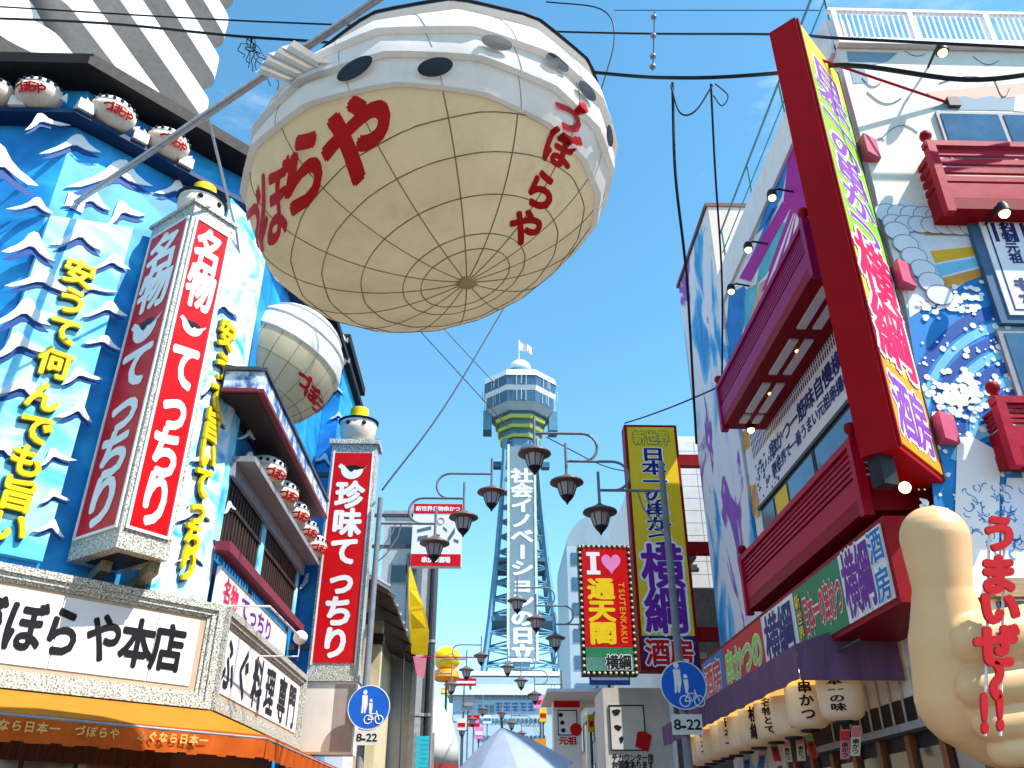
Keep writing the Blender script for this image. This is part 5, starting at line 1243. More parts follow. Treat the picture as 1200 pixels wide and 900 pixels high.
for y in (664, 733):
    z = tz(y); w = half(z) + .35; part('platform', TDK, TWR, lambda m: m.box(tcx - w, TY - w, z - .5, tcx + w, TY + w, z + .35))
part('lift_shaft', M('lift_shaft_blue', (.22, .40, .50), .5, .1, .5), TWR, lambda m: m.box(tcx - 1.7, TY - 1.7, 0, tcx + 1.7, TY + 1.7, tz(522)))
bzl, bzh = tz(783), tz(540); TF = Fr((tcx, TY - 7.6, 0), (1, 0, 0))
# lettered board follows the near face, upright
brd = part('display_board', M('display_board_steel', (.20, .29, .35), .45, .08, .8), TWR, lambda m: m.box(tcx - 2.5, TY - 7.9, bzl, tcx + 2.5, TY - 7.4, bzh))
for s_ in (-1, 1): part('board_edge', M('board_edge_pale', (.66, .72, .64), .5, .05, .5), brd, lambda m: m.box(tcx + s_ * 2.6 - (.5 if s_ < 0 else 0), TY - 8.05, bzl, tcx + s_ * 2.6 + (.5 if s_ > 0 else 0), TY - 7.3, bzh + .5))
BFt = Fr((tcx, TY - 7.9, 0), (1, 0, 0)); zt0, zt1 = BFt.px(608, 549)[1], BFt.px(608, 776)[1]
letters('white_lettering', brd, BFt, vcol('社会イノベーションの日立', 0, zt0, zt1, 4.9, 1.02), PURE, .045, .05)
part('board_lamp', TDK, brd, lambda m: m.box(tcx + .3, TY - 8.3, bzh - 1.4, tcx + 2.0, TY - 7.92, bzh + .6))
for s_ in (-1, 1): part('side_gantry', TDK, TWR, lambda m: m.box(tcx + (3.6 if s_ > 0 else -6.6), TY - 1, tz(549), tcx + (6.6 if s_ > 0 else -3.6), TY + 1, tz(543)))
def octo(y0, y1, w0, w1, mat, name, parent=TWR): return part(name, mat, parent, lambda m: m.lathe((tcx, TY, 0), [(w0, tz(y0)), (w1, tz(y1))], 8, rot=math.pi / 8))
k8 = 1 / math.cos(math.pi / 8); HW = lambda a, b, y: (aty(b, y, TY).x - aty(a, y, TY).x) / 2 * k8 * .965
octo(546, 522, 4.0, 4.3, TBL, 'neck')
for (ya, yb, w0, w1) in ((521, 518, 4.8, 5.1), (511, 508, 5.4, 5.7), (501.5, 498, 6.0, 6.3)):
    octo(ya, yb, w0, w1, TYG, 'green_ring')
for (ya, yb, w) in ((518, 511, 4.7), (508, 501.5, 5.3), (498, 494, 5.9)): octo(ya, yb, w, w, TDK, 'dark_ring')
octo(494, 487, 6.7, 8.2, TLT, 'lower_soffit'); octo(487, 475, 8.25, 8.45, TG, 'lower_windows'); octo(475, 470, 8.5, 8.9, TWH, 'mid_band'); octo(470, 459, 8.75, 8.85, TG, 'upper_windows')
octo(459, 452, 9.1, 8.6, TWH, 'roof_band'); octo(452, 447, 8.4, 4.0, TLT, 'roof')
m = MB()
for i in range(48):
    a = 2 * math.pi * i / 48; 
    for (y0, y1, w) in ((487, 475, 8.35), (470, 459, 8.85)):
        f = math.cos(math.pi / 8) / math.cos(((a) % (math.pi / 4)) - math.pi / 8); c = TC + V((math.cos(a) * w * f * 1.0, math.sin(a) * w * f, 0))
        m.tube([c + V((0, 0, tz(y0))), c + V((0, 0, tz(y1)))], .09, 4)
m.build('window_mullions', TLT, TWR, kind='stuff')
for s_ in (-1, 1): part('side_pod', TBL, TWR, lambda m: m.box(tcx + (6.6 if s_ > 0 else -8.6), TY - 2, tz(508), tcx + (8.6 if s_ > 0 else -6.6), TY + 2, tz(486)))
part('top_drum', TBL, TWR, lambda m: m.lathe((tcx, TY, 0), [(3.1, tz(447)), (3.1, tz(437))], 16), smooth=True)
part('dome', TWH, TWR, lambda m: m.lathe((tcx, TY, 0), [(2.5, tz(437)), (2.75, tz(433)), (2.4, tz(428)), (1.4, tz(424.5)), (.2, tz(423))], 18), smooth='all')
part('flag_pole', TWH, TWR, lambda m: m.tube([(tcx - .2, TY, tz(424)), (tcx - .2, TY, tz(398))], .13, 6))
FLG = M_ramp('flag_cloth', [(.5, (.8, .8, .8)), (.56, (.8, .6, .6)), (.6, (.62, .05, .08))], .5, (1, 1, 1), .7, 2, .4)
m = MB(); P = []
for i in range(9):
    t = i / 8; P.append((tcx - .05 + 3.0 * t, TY + .35 * math.sin(t * 7), tz(400) - 2.4 * t * .7, tz(409) - 2.4 * t * .6))
for i in range(8):
    a, b = P[i], P[i + 1]; m.prism([(a[0], a[1], a[2]), (b[0], b[1], b[2]), (b[0], b[1], b[3]), (a[0], a[1], a[3])], (0, .03, 0))
m.build('flag', FLG, TWR)
m = MB()
for (x, y, z) in ((0, 0, 0), (1.2, 0, 0)): pass
# base building
tb = thing('tower_base_building', 'pale blue terraced building at the foot of the tower', 'building', (tcx, TY - 14, 0))
PB = M('pale_blue_cladding', (.48, .62, .70), .5, .06, .4, dirt=.08)
def pbox(parent, name, mat, x0, y0, x1, y1, Y, dep, zlow=None):
    p, q_ = aty(x0, y1, Y), aty(x1, y0, Y); return part(name, mat, parent, lambda m: m.box(p.x, Y, p.z if zlow is None else zlow, q_.x, Y + dep, q_.z))
pbox(tb, 'upper_terrace', PB, 552, 794, 668, 830, 160, 20, 0); pbox(tb, 'upper_rail', TWH, 548, 787, 672, 791, 159.5, 21)
pbox(tb, 'main_block', PB, 528, 815, 690, 900, 150, 9, 0); pbox(tb, 'roof_slab', TWH, 524, 809, 694, 814, 149, 10.5)
BF_ = Fr((0, 150, 0), (1, 0, 0))
for (y0, y1, n, xa, xb) in ((815.5, 820, 18, 556, 640), (826, 836, 3, 560, 580), (842, 847, 16, 560, 640), (862, 868, 16, 560, 640)):
    for i in range(n):
        a0, b1 = BF_.px(xa + (xb - xa) * (i + .15) / n, y0); a1, b0 = BF_.px(xa + (xb - xa) * (i + .8) / n, y1); bx('window', TG, tb, BF_, a0, b0, a1, b1, .02, .12)
for i in range(5):
    a0, b1 = BF_.px(581 + i * 9.5, 823); a1, b0 = BF_.px(588.5 + i * 9.5, 833)
    m = MB(); w, h = a1 - a0, b1 - b0
    for k in range(3): m.fbox(BF_, a0, b0 + h * k / 2.6, a1, b0 + h * k / 2.6 + h * .14, .03, .1)
    m.fbox(BF_, a0 + w * (.3 + .08 * (i % 3)), b0, a0 + w * (.48 + .08 * (i % 3)), b1, .101, .16); m.build('blue_sign_mark', M('sign_mark_blue', (.06, .20, .55), .5, .05, .5), tb)

# ================================================================ far street, left side
CRW = M('cream_wall', (.66, .55, .36), .7, .1, 2, dirt=.2)
GRW = M('grey_render', (.42, .44, .46), .7, .1, 1.5, dirt=.2)
TILE = M_ramp('grey_roof_tile', [(.3, (.13, .14, .15)), (.7, (.28, .29, .31))], 3, (1, 12, 1), .6, 3, bump=.4)
def bld(name, label, x0, y0, x1, y1, Y, dep, mat, wins=(), cat='building'):
    p, q_ = aty(x0, y1, Y), aty(x1, y0, Y); t = thing(name, label, cat, ((p.x + q_.x) / 2, Y + dep / 2, 0))
    part('wall', mat, t, lambda m: m.box(p.x, Y, 0, q_.x, Y + dep, q_.z)); part('roof_edge', GREYM, t, lambda m: m.box(p.x - .1, Y - .1, q_.z + .003, q_.x + .1, Y + dep, q_.z + .2))
    fr = Fr((0, Y, 0), (1, 0, 0))
    for (a, b, c, d) in wins:
        a0, b1 = fr.px(a, b); a1, b0 = fr.px(c, d); w = bx('window', GREYM, t, fr, a0 - .06, b0 - .06, a1 + .06, b1 + .06, .003, .05); bx('pane', GLASSD, w, fr, a0, b0, a1, b1, .053, .06)
    return t
g = bld('grey_building', 'small grey rendered building behind the left lamp post', 440, 604, 496, 760, 38, 8, GRW, ((459, 663, 475, 683), (478, 650, 490, 672), (459, 618, 490, 640)))
# pipe bundle beside it
for k, x in enumerate((497, 503, 511)):
    p = aty(x, 640, 37.5); t = thing('wall_pipe', ('left', 'middle', 'right')[k] + ' of three grey vertical pipes below the red and white sign', 'pipe', (p.x, 37.5, 0), 'vertical pipes below the red and white sign')
    part('pipe', DGREY if k else GREYM, t, lambda m: m.tube([(p.x, 37.5, 0), (p.x, 37.5, aty(x, 606, 37.5).z)], .16 if k else .30, 8), smooth=True)
    for z in (3, 6, 9): part('pipe_clip', GREYM, t, lambda m: m.lathe((p.x, 37.5, z), [(.2 if k else .34, 0), (.2 if k else .34, .12)], 8))
# tiled-roof house: eave runs along the street
ex = -3.0; y0, y1 = 25.6, atx(503, 802, ex).y; ez = atx(462, 722, ex).z; ez1 = atx(503, 802, ex).z
ez = (ez + ez1) / 2
TH = thing('tiled_roof_house', 'low shop house with dark timber eave and cream posts, left of the tower', 'house', (-5, (y0 + y1) / 2, 0))
part('wall', CRW, TH, lambda m: m.box(-7.5, y0 + .2, 0, -4.2, y1, ez + .4))
part('eave', M_ramp('eave_brown_wood', [(.3, (.03, .018, .012)), (.7, (.09, .06, .04))], 4, (6, 1, 1), .7, 5), TH, lambda m: m.prism([(ex, y0, ez), (ex, y0, ez + .12), (-5.6, y0, ez + 1.5), (-5.6, y0, ez + 1.2)], (0, y1 - y0, 0)))
rt = part('roof', TILE, TH, lambda m: m.prism([(ex - .06, y0 - .1, ez + .15), (ex - .06, y0 - .1, ez + .22), (-5.6, y0 - .1, ez + 1.75), (-5.6, y0 - .1, ez + 1.55)], (0, y1 - y0 + .2, 0)))
for i in range(16):
    y = y0 + (y1 - y0) * i / 15; part('tile_row', TILE, rt, lambda m: m.tube([(ex - .05, y, ez + .26), (-5.6, y, ez + 1.80)], .09, 6))
for i in range(9):
    y = y0 + .2 + (y1 - y0 - .4) * i / 8; part('rafter', WOOD, TH, lambda m: m.obox((ex + .05, y, ez - .1), (-1.3, 0, .72), (0, .12, 0), (0, 0, .11)))
for i, y in enumerate((y0 + .5, y0 + 3.5, y1 - 3.5, y1 - .5)):
    part('post', CRW, TH, lambda m: m.box(-3.95, y, 0, -3.62, y + .4, ez + .05))
    part('post_cap', WOOD, TH, lambda m: m.box(-4.0, y - .05, ez - .75, -3.57, y + .45, ez - .4))
# red and white sign
WY = 26.5; WF = Fr((0, WY, 0), (1, 0, 0)); (wa0, wb1), (wa1, wb0) = WF.px(485, 590), WF.px(540, 664)
WS = thing('shop_sign', 'white square sign with red bands and grey brush strokes behind the left lamps', 'sign', (wa0, WY, wb0))
part('sign_case', WHITE, WS, lambda m: m.box(wa0, WY, wb0, wa1, WY + .25, wb1)); h = wb1 - wb0; wm = (wa0 + wa1) / 2
tb_ = bx('red_band', RED, WS, WF, wa0 + .01, wb1 - h * .16, wa1 - .01, wb1 - .01, .003, .012); bb_ = bx('red_band', RED, WS, WF, wa0 + .01, wb0 + .01, wa1 - .01, wb0 + h * .19, .003, .012)
letters('white_lettering', tb_, WF, hrow('新世界名物串かつ', wa0 + .08, wa1 - .08, wb1 - h * .085, .18), PURE, .03, .016)
letters('white_lettering', bb_, WF, hrow('串かつ酒場', wa0 + .35, wa1 - .35, wb0 + h * .10, .2), PURE, .05, .016)
m = MB(); 
for (x, y, x2, y2, r_) in ((.1, .56, .38, .60, .035), (.12, .44, .32, .44, .05), (.62, .62, .70, .55, .03), (.72, .42, .86, .56, .06), (.84, .42, .94, .38, .03), (.45, .5, .56, .48, .02)):
    m.fpoly(WF, [(wa0 + (wa1 - wa0) * x, wb0 + h * (y - r_)), (wa0 + (wa1 - wa0) * x2, wb0 + h * (y2 - r_ * .6)), (wa0 + (wa1 - wa0) * x2, wb0 + h * (y2 + r_)), (wa0 + (wa1 - wa0) * x, wb0 + h * (y + r_ * .5))], .006)
m.build('brush_mark', M('slate_brush', (.12, .15, .19), .5, .2, 4), WS)
part('ring_mark', M('pink_ring', (.7, .35, .3), .5, .05, 4), WS, lambda m: m.tube([WF.pt(wm + .12 + .11 * math.cos(a * .3927), wb0 + h * .72 + .11 * math.sin(a * .3927), .006) for a in range(17)], .016, 4))
part('mount_arm', DGREY, WS, lambda m: m.box(-4.4, WY + .1, wb0 + h * .3, wa0 - .003, WY + .2, wb0 + h * .3 + .1)); part('mount_arm', DGREY, WS, lambda m: m.box(-4.4, WY + .1, wb0 + h * .8, wa0 - .003, WY + .2, wb0 + h * .8 + .1))
part('post', DGREY, WS, lambda m: m.box(-4.42, WY + .05, 0, -4.3, WY + .25, wb1 + .2))
# yellow banner
BY = 33.0; BFy = Fr((0, BY, 0), (1, 0, 0)); m = MB(); L0 = [(479, 664), (479, 690), (479, 715), (480, 740), (482, 766)]; R0 = [(481, 664), (489, 690), (497, 712), (503, 740), (501, 768)]
for i in range(4):
    q_ = [BFy.px(*L0[i]), BFy.px(*R0[i]), BFy.px(*R0[i + 1]), BFy.px(*L0[i + 1])]; c = .08 * math.sin(i * 1.5); c2_ = .08 * math.sin(i * 1.5 + 1.5)
    P = [BFy.pt(*q_[0], c), BFy.pt(*q_[1], -c), BFy.pt(*q_[2], -c2_), BFy.pt(*q_[3], c2_)]; m.add(P + [p + V((0, .02, 0)) for p in P], [(3, 2, 1, 0), (4, 5, 6, 7), (0, 1, 5, 4), (1, 2, 6, 5), (2, 3, 7, 6), (3, 0, 4, 7)])
YB = thing('yellow_banner', 'yellow cloth banner hanging above the dark timber eave', 'banner', BFy.pt(*BFy.px(480, 768)))
m.build('cloth', M('yellow_banner_cloth', (.84, .55, .01), .75, .1, 3, trans=.25), YB)
part('pole', DGREY, YB, lambda m: m.tube([BFy.pt(*BFy.px(478, 655)), V((BFy.px(480, 768)[0] - .06, BY, 0))], .03, 6))
part('pink_pennant', SL_c[0], YB, lambda m: m.fpoly(BFy, [BFy.px(484, 769), BFy.px(500, 770), BFy.px(497, 795), BFy.px(488, 790)], -.01, .01))
# white rounded shop hood, ball lantern, small coloured signs further down
WH = thing('white_canopy', 'white rounded cloth canopy over the shop beyond the tiled eave', 'canopy', aty(512, 880, 40)); 
cc = aty(505, 868, 40)
part('hood', M('white_canopy_cloth', (.80, .78, .74), .7, .06, 3, trans=.2), WH, lambda m: m.lathe(cc + V((-.4, 0, -1)), [(1.65, 0), (1.6, .9), (1.35, 1.7), (.9, 2.4), (.3, 2.8)], 16), smooth='all')
part('wall_frame', GREYM, WH, lambda m: m.box(cc.x - 3, 40.5, 0, cc.x - .2, 43, cc.z + 1.2))
part('skirt', M('skirt_red', (.35, .05, .06), .7, .1, 3), WH, lambda m: m.lathe(cc + V((-.4, 0, -1.7)), [(1.55, 0), (1.67, .69)], 16), smooth=True)
YL = thing('ball_lantern', 'round yellow ball lantern with an orange base, left of the tower foot', 'lantern', aty(524, 795, 45))
bc = aty(524, 772, 45); part('ball', YELS, YL, lambda m: m.ball(bc, .72, .72, .62), smooth='all'); part('base', ORNG, YL, lambda m: m.lathe(bc + V((0, 0, -1.1)), [(.55, 0), (.7, .15), (.6, .5), (.3, .6)], 14), smooth=True); part('stand', DGREY, YL, lambda m: m.tube([(bc.x, 45, 0), bc + V((0, 0, -1.1))], .06, 6))
def far_sign(px4, Y, m1, m2, label, grp='small coloured shop signs far down the street'):
    (a0, b1), (a1, b0) = [Fr((0, Y, 0), (1, 0, 0)).px(*c) for c in (px4[:2], px4[2:])]; fr = Fr((0, Y, 0), (1, 0, 0))
    t = thing('shop_sign', label, 'sign', ((a0 + a1) / 2, Y, 0), grp); h = b1 - b0
    f = bx('sign_face', m1, t, fr, a0, b0, a1, b1, 0, .12); bx('sign_band', m2, t, fr, a0 + .05, b0 + h * .3, a1 - .05, b0 + h * .62, .123, .14)
    part('post', DGREY, t, lambda m: m.tube([((a0 + a1) / 2, Y + .1, 0), ((a0 + a1) / 2, Y + .1, b1)], .05, 6)); return t
far_sign((530, 795, 558, 804), 60, RED, WHITE, 'wide red sign with a white band below the yellow ball lantern')
far_sign((541, 818, 556, 832), 66, M('slate_panel', (.12, .16, .22), .5, .1, 2), GREYM, 'dark slate sign left of the tower base windows')
far_sign((548, 838, 562, 852), 70, RED, PINK, 'small red sign just above the blue umbrella')
far_sign((536, 842, 546, 856), 55, CREAM, RED, 'small cream sign with a red band left of the umbrella')
far_sign((556, 852, 566, 866), 64, PINK, WHITE, 'pale pink sign behind the blue umbrella')
far_sign((632, 830, 641, 846), 55, YELS, RED, 'small yellow sign left of the white shop sign column')
far_sign((626, 866, 640, 886), 42, ORNG, YELS, 'orange and yellow sign right of the umbrella')
far_sign((625, 815, 640, 830), 75, PINK, RED, 'small pink sign below the far right street lamps')
cy_ = thing('cyan_shutter', 'bright cyan shop shutter at the lower left of the street', 'shutter', (aty(497, 890, 34).x, 34, 0))
p, q_ = aty(486, 905, 34), aty(506, 862, 34)
for k in range(8):
    z = p.z + (q_.z - p.z) * k / 8; part('slat', M('cyan_shutter_paint', (.03, .52, .70), .5, .08, 3), cy_, lambda m: m.box(p.x, 34, z, q_.x, 34.05, z + (q_.z - p.z) / 8 * .9))
part('jamb', GREYM, cy_, lambda m: m.box(p.x - .1, 34.0, 0, p.x - .003, 34.2, q_.z + .1)); part('jamb', GREYM, cy_, lambda m: m.box(q_.x + .003, 34.0, 0, q_.x + .1, 34.2, q_.z + .1)); part('lower_panel', GREYM, cy_, lambda m: m.box(p.x, 34.01, 0, q_.x, 34.1, p.z - .003))
pp_ = aty(509, 770, 31); t = thing('flag_post', 'thin grey post with a red cross bar before the white canopy', 'post', (pp_.x, 31, 0))
part('post', GREYM, t, lambda m: m.tube([(pp_.x, 31, 0), (pp_.x, 31, pp_.z + .3)], .05, 8)); part('cross_bar', CRIM, t, lambda m: m.tube([(aty(494, 767, 31).x, 31, pp_.z), (aty(570, 767, 31).x, 31, pp_.z)], .025, 6))
# rows of plain shop houses further off
rnd = random.Random(3)
for k, (Y, dep, xl, h) in enumerate(((46, 10, -4.6, 6.5), (57, 13, -4.8, 8.0), (71, 15, -4.6, 7.0), (87, 20, -4.8, 9))):
    mt = (CRW, GRW, WHITE, GRW)[k]; t = thing('shop_house', ('cream', 'grey', 'white', 'farthest grey')[k] + ' shop house on the left side of the far street', 'building', (-8, Y, 0), 'shop houses on the far left')
    part('wall', mt, t, lambda m: m.box(-14, Y, 0, xl, Y + dep - .2, h)); part('cornice', GREYM, t, lambda m: m.box(-14, Y - .1, h + .003, xl + .15, Y + dep - .2, h + .3))
    for j in range(int(dep / 2.5)):
        for fz in (3.2, 5.6):
            w = part('window', GREYM, t, lambda m: m.box(xl + .003, Y + .6 + j * 2.5, fz, xl + .06, Y + 2.2 + j * 2.5, fz + 1.3)); part('pane', GLASSD, w, lambda m: m.box(xl + .063, Y + .68 + j * 2.5, fz + .08, xl + .08, Y + 2.12 + j * 2.5, fz + 1.22))
for k, (Y, dep, xl, h) in enumerate(((33, 12, 4.9, 6.5), (46, 14, 5.0, 7.5), (62, 16, 4.9, 7), (80, 24, 5.0, 8))):
    mt = (GRW, CRW, GRW, WHITE)[k]; t = thing('shop_house', ('nearest grey', 'cream', 'second grey', 'farthest white')[k] + ' shop house on the right side of the far street', 'building', (8, Y, 0), 'shop houses on the far right')
    part('wall', mt, t, lambda m: m.box(xl, Y, 0, 14, Y + dep - .2, h)); part('cornice', GREYM, t, lambda m: m.box(xl - .15, Y - .1, h + .003, 14, Y + dep - .2, h + .3))
    for j in range(int(dep / 2.5)):
        for fz in (3.2, 5.4):
            w = part('window', GREYM, t, lambda m: m.box(xl - .06, Y + .6 + j * 2.5, fz, xl - .003, Y + 2.2 + j * 2.5, fz + 1.3)); part('pane', GLASSD, w, lambda m: m.box(xl - .08, Y + .68 + j * 2.5, fz + .08, xl - .063, Y + 2.12 + j * 2.5, fz + 1.22))
# grey-blue office building with a curved roof
p, q_ = aty(664, 640, 95), aty(760, 618, 95); GB = thing('office_building', 'pale blue-grey office building with a curved roof behind the heart sign', 'building', ((p.x + q_.x) / 2, 100, 0))
OFM = M('office_cladding', (.42, .50, .55), .45, .08, .6)
part('wall', OFM, GB, lambda m: m.box(p.x, 95, 0, q_.x, 110, p.z))
part('curved_roof', M('office_roof', (.30, .40, .46), .4, .1, .6), GB, lambda m: m.prism([(p.x + (q_.x - p.x) * (.5 - .5 * math.cos(math.pi * i / 12)), 95, p.z + .003 + 4.2 * math.sin(math.pi * i / 12)) for i in range(13)], (0, 15, 0)))
for j in range(11):
    z = p.z - 2.2 - j * 2.9
    if z > 1: part('window_band', TG, GB, lambda m: m.box(p.x + .5, 94.9, z, q_.x - .5, 94.997, z + 1.4))
# ================================================================ right side, nearer: white wall behind the yellow sign, grey box sign, white shop column
p, q_ = aty(796, 800, 22), aty(870, 512, 22); WB_ = thing('white_tiled_building', 'white tiled building between the yellow sign and the tall mural wall', 'building', (6, 24, 0))
WT = M('white_wall_tile', (.74, .72, .69), .4, .06, 5, dirt=.12)
part('wall', WT, WB_, lambda m: m.box(4.6, 22, 0, 12, 32, q_.z)); fr = Fr((0, 22, 0), (1, 0, 0))
zt = aty(815, 690, 22).z; bx('dark_recess', INK, WB_, fr, 4.62, 0, 8, zt, .003, .05)
tw, th_ = .62, .31
for i in range(5):
    for j in range(12): bx('tile', WT, WB_, fr, 4.62 + i * tw, zt + .03 + j * .36, 4.62 + i * tw + tw - .02, zt + .03 + j * .36 + .34, .003, .018)
letters('black_brush_lettering', WB_, fr, [('好', 5.15, aty(825, 668, 22).z, .95, .95)], BLACK, .03, .022)
p0_, p1_ = aty(692, 905, 24.5), aty(752, 815, 24.5)
GX = thing('grey_box_sign', 'large grey sign box with black brush marks and a red seal, below the yellow sign', 'sign', (p0_.x, 24.5, p0_.z))
Gf = Fr((0, 22.6, 0), (1, 0, 0)); (ga0, gb1), (ga1, gb0) = Gf.px(706, 806), Gf.px(800, 925)
part('sign_case', M('warm_grey_panel', (.62, .57, .52), .55, .08, 2, dirt=.15), GX, lambda m: m.box(ga0, 22.6, gb0, min(ga1, 4.595), 24.4, gb1))
G0_, G1_ = Gf.px(713, 826), Gf.px(758, 880)
fc_ = bx('sign_face', M('sign_face_grey', (.70, .66, .60), .5, .05, 2), GX, Gf, G0_[0], G1_[1], G1_[0], G0_[1], .003, .02)
for (a, b, c_, d_) in ((G0_[0], G0_[1] - .03, G1_[0], G0_[1]), (G0_[0], G1_[1], G1_[0], G1_[1] + .03), (G0_[0], G1_[1] + .033, G0_[0] + .03, G0_[1] - .033), (G1_[0] - .03, G1_[1] + .033, G1_[0], G0_[1] - .033)): bx('frame_line', INK, fc_, Gf, a, b, c_, d_, .022, .03)
def gp(x, y): return Gf.px(x, y)
for (x, y, rx, ry) in ((722, 835, .10, .09), (724, 853, .09, .07), (728, 867, .05, .09)):
    a, b = gp(x, y); part('brush_mark', INK, fc_, lambda m: m.fpoly(Gf, [(a + rx * math.cos(t) * (1 + .25 * math.sin(3 * t)), b + ry * math.sin(t) * (1 + .2 * math.cos(2 * t + x))) for t in [k * .3927 for k in range(16)]], .025))
letters('small_lettering', fc_, Gf, [(c_, gp(745, 0)[0], gp(745, 834 + 7 * i)[1], .15, .15) for i, c_ in enumerate('かれを')], INK, .02, .025)
a, b = gp(753, 868); part('red_seal', RED, fc_, lambda m: m.fpoly(Gf, [(a - .2, b - .14), (a + .12, b - .26), (a + .24, b + .12), (a + .05, b + .22), (a - .12, b + .2)], .034))
letters('black_lettering', GX, Gf, hrow('テカウンター席', gp(717, 888)[0], gp(766, 888)[0], gp(740, 888)[1], .2), INK, .03, .006)
letters('black_lettering', GX, Gf, hrow('お酒席あります', gp(717, 897)[0], gp(766, 897)[0], gp(740, 897)[1], .22), INK, .04, .006)
part('support', DGREY, GX, lambda m: m.box(ga0 + .3, 23.2, 0, ga0 + .5, 23.5, gb0 - .003)); part('support', DGREY, GX, lambda m: m.box(4.2, 23.2, 0, 4.4, 23.5, gb0 - .003))
# white horizontal canopy edge above it
CE = thing('flat_canopy', 'thin white flat canopy edge above the white shop signs', 'canopy', aty(690, 812, 27)); c0_, c1_ = aty(640, 812, 27), aty(745, 806, 27)
part('slab', WHITE, CE, lambda m: m.box(c0_.x, 26.5, c0_.z - .03, 5.0, 30, c0_.z + .06)); part('stay', WHITE, CE, lambda m: m.tube([V((aty(693, 812, 27).x, 27, c0_.z + .06)), V((4.95, 27.4, c0_.z + 1.9))], .025, 6))
part('post', GREYM, CE, lambda m: m.tube([(4.7, 29.0, 0), (4.7, 29.0, c0_.z - .033)], .06, 8))
# white shop sign column
CF = Fr((0, 28.5, 0), (1, 0, 0)); (ca0, cb1), (ca1, cb0) = CF.px(648, 818), CF.px(684, 925)
SC_ = thing('white_sign_column', 'tall white shop sign column with red band and brush marks, right of the umbrella', 'sign', (ca0, 28.5, 0))
part('column', WHITE, SC_, lambda m: m.box(ca0, 28.5, 0, ca1, 29.2, cb1)); bx('red_band', RED, SC_, CF, ca0 + .02, CF.px(650, 829)[1], ca1 - .02, CF.px(650, 821)[1], .003, .03)
a0, b1 = CF.px(653, 832); a1, b0 = CF.px(677, 862); fcc = bx('framed_face', PURE, SC_, CF, a0, b0, a1, b1, .003, .02)
for (a, b, c_, d_) in ((a0, b1 - .03, a1, b1), (a0, b0, a1, b0 + .03), (a0, b0 + .033, a0 + .03, b1 - .033), (a1 - .03, b0 + .033, a1, b1 - .033)): bx('frame_line', INK, fcc, CF, a, b, c_, d_, .022, .03)
for x, y in ((657, 838), (659, 847), (660, 856)):
    a, b = CF.px(x, y); part('brush_mark', INK, fcc, lambda m: m.fdisc(CF, a, b, .08, .07, .024, n=7))
a, b = CF.px(675, 855); part('red_seal', RED, SC_, lambda m: m.fdisc(CF, a, b, .2, .2, .034, n=9))
letters('red_lettering', SC_, CF, hrow('元祖', CF.px(655, 868)[0], CF.px(676, 868)[0], CF.px(655, 868)[1], .25), RED, .04, .006)
# ================================================================ umbrella in the street
UC = aty(588, 852, 9.0)
UM = thing('umbrella', 'pale blue-grey umbrella open over the street at the bottom centre', 'umbrella', (UC.x + .05, 9.02, 0))
tilt = Matrix.Rotation(R(14), 3, 'X') @ Matrix.Rotation(R(-9), 3, 'Y'); ap = UC + V((0, 0, .0)); m = MB(); nU = 8; rU, hU = .66, .45
UMm = M('umbrella_cloth', (.42, .48, .62), .6, .12, 3, trans=.3)
rows = 6; k = 0; m.v.append(ap)
for i in range(1, rows + 1):
    t = i / rows
    for j in range(nU * 4):
        a = 2 * math.pi * j / (nU * 4) + .2; fq = abs(math.sin(a * nU / 2 - .2 * nU / 2)); r_ = rU * t * (1 - .075 * fq); z = -hU * (.75 * t + .25 * t * t) + .02 * fq * t * t
        m.v.append(ap + tilt @ V((r_ * math.cos(a), r_ * math.sin(a), z)))
for j in range(nU * 4): m.f.append((0, 1 + j, 1 + (j + 1) % (nU * 4)))
for i in range(rows - 1):
    for j in range(nU * 4): n4 = nU * 4; m.f.append((1 + i * n4 + j, 1 + (i + 1) * n4 + j, 1 + (i + 1) * n4 + (j + 1) % n4, 1 + i * n4 + (j + 1) % n4))
m.build('canopy', UMm, UM)
for j in range(nU):
    a = 2 * math.pi * j / nU + .2; part('rib', DGREY, UM, lambda m: m.tube([ap + tilt @ V((rU * t * math.cos(a), rU * t * math.sin(a), -hU * (.75 * t + .25 * t * t) - .012)) for t in (0, .3, .6, .85, 1)], .006, 4))
part('shaft', DGREY, UM, lambda m: m.tube([ap + V((0, 0, .06)), V((UC.x + .05, 9.05, .3)), V((UC.x + .05, 9.05, .05))], .014, 6)); part('stand_base', DGREY, UM, lambda m: m.lathe((UC.x + .05, 9.05, .012), [(.28, 0), (.28, .05), (.05, .09)], 14))

# ================================================================ overhead cables
def crom(pts, n):
    pts = [V(p) for p in pts]; Q = [pts[0] * 2 - pts[1]] + pts + [pts[-1] * 2 - pts[-2]]; out = []
    for i in range(1, len(Q) - 2):
        a, b, c, d = Q[i - 1:i + 3]
        for k in range(n):
            t = k / n; out.append((b * 2 + (c - a) * t + (a * 2 - b * 5 + c * 4 - d) * t * t + (b * 3 - a - c * 3 + d) * t ** 3) * .5)
    return out + [pts[-1]]
def cable(pts, r_, label, n=24, sag=0.0):
    if len(pts) > 2: pts = crom(pts, 6); n = 1; sag = 0
    P = []
    for i in range(len(pts) - 1):
        a, b = V(pts[i]), V(pts[i + 1])
        for k in range(n): t = k / n; P.append(a.lerp(b, t) + V((0, 0, -sag * 4 * t * (1 - t))))
    P.append(V(pts[-1])); return MB().tube(P, r_, 5).build('overhead_cable', CABLE, None, smooth=True, label=label, cat='cable', group='overhead cables')
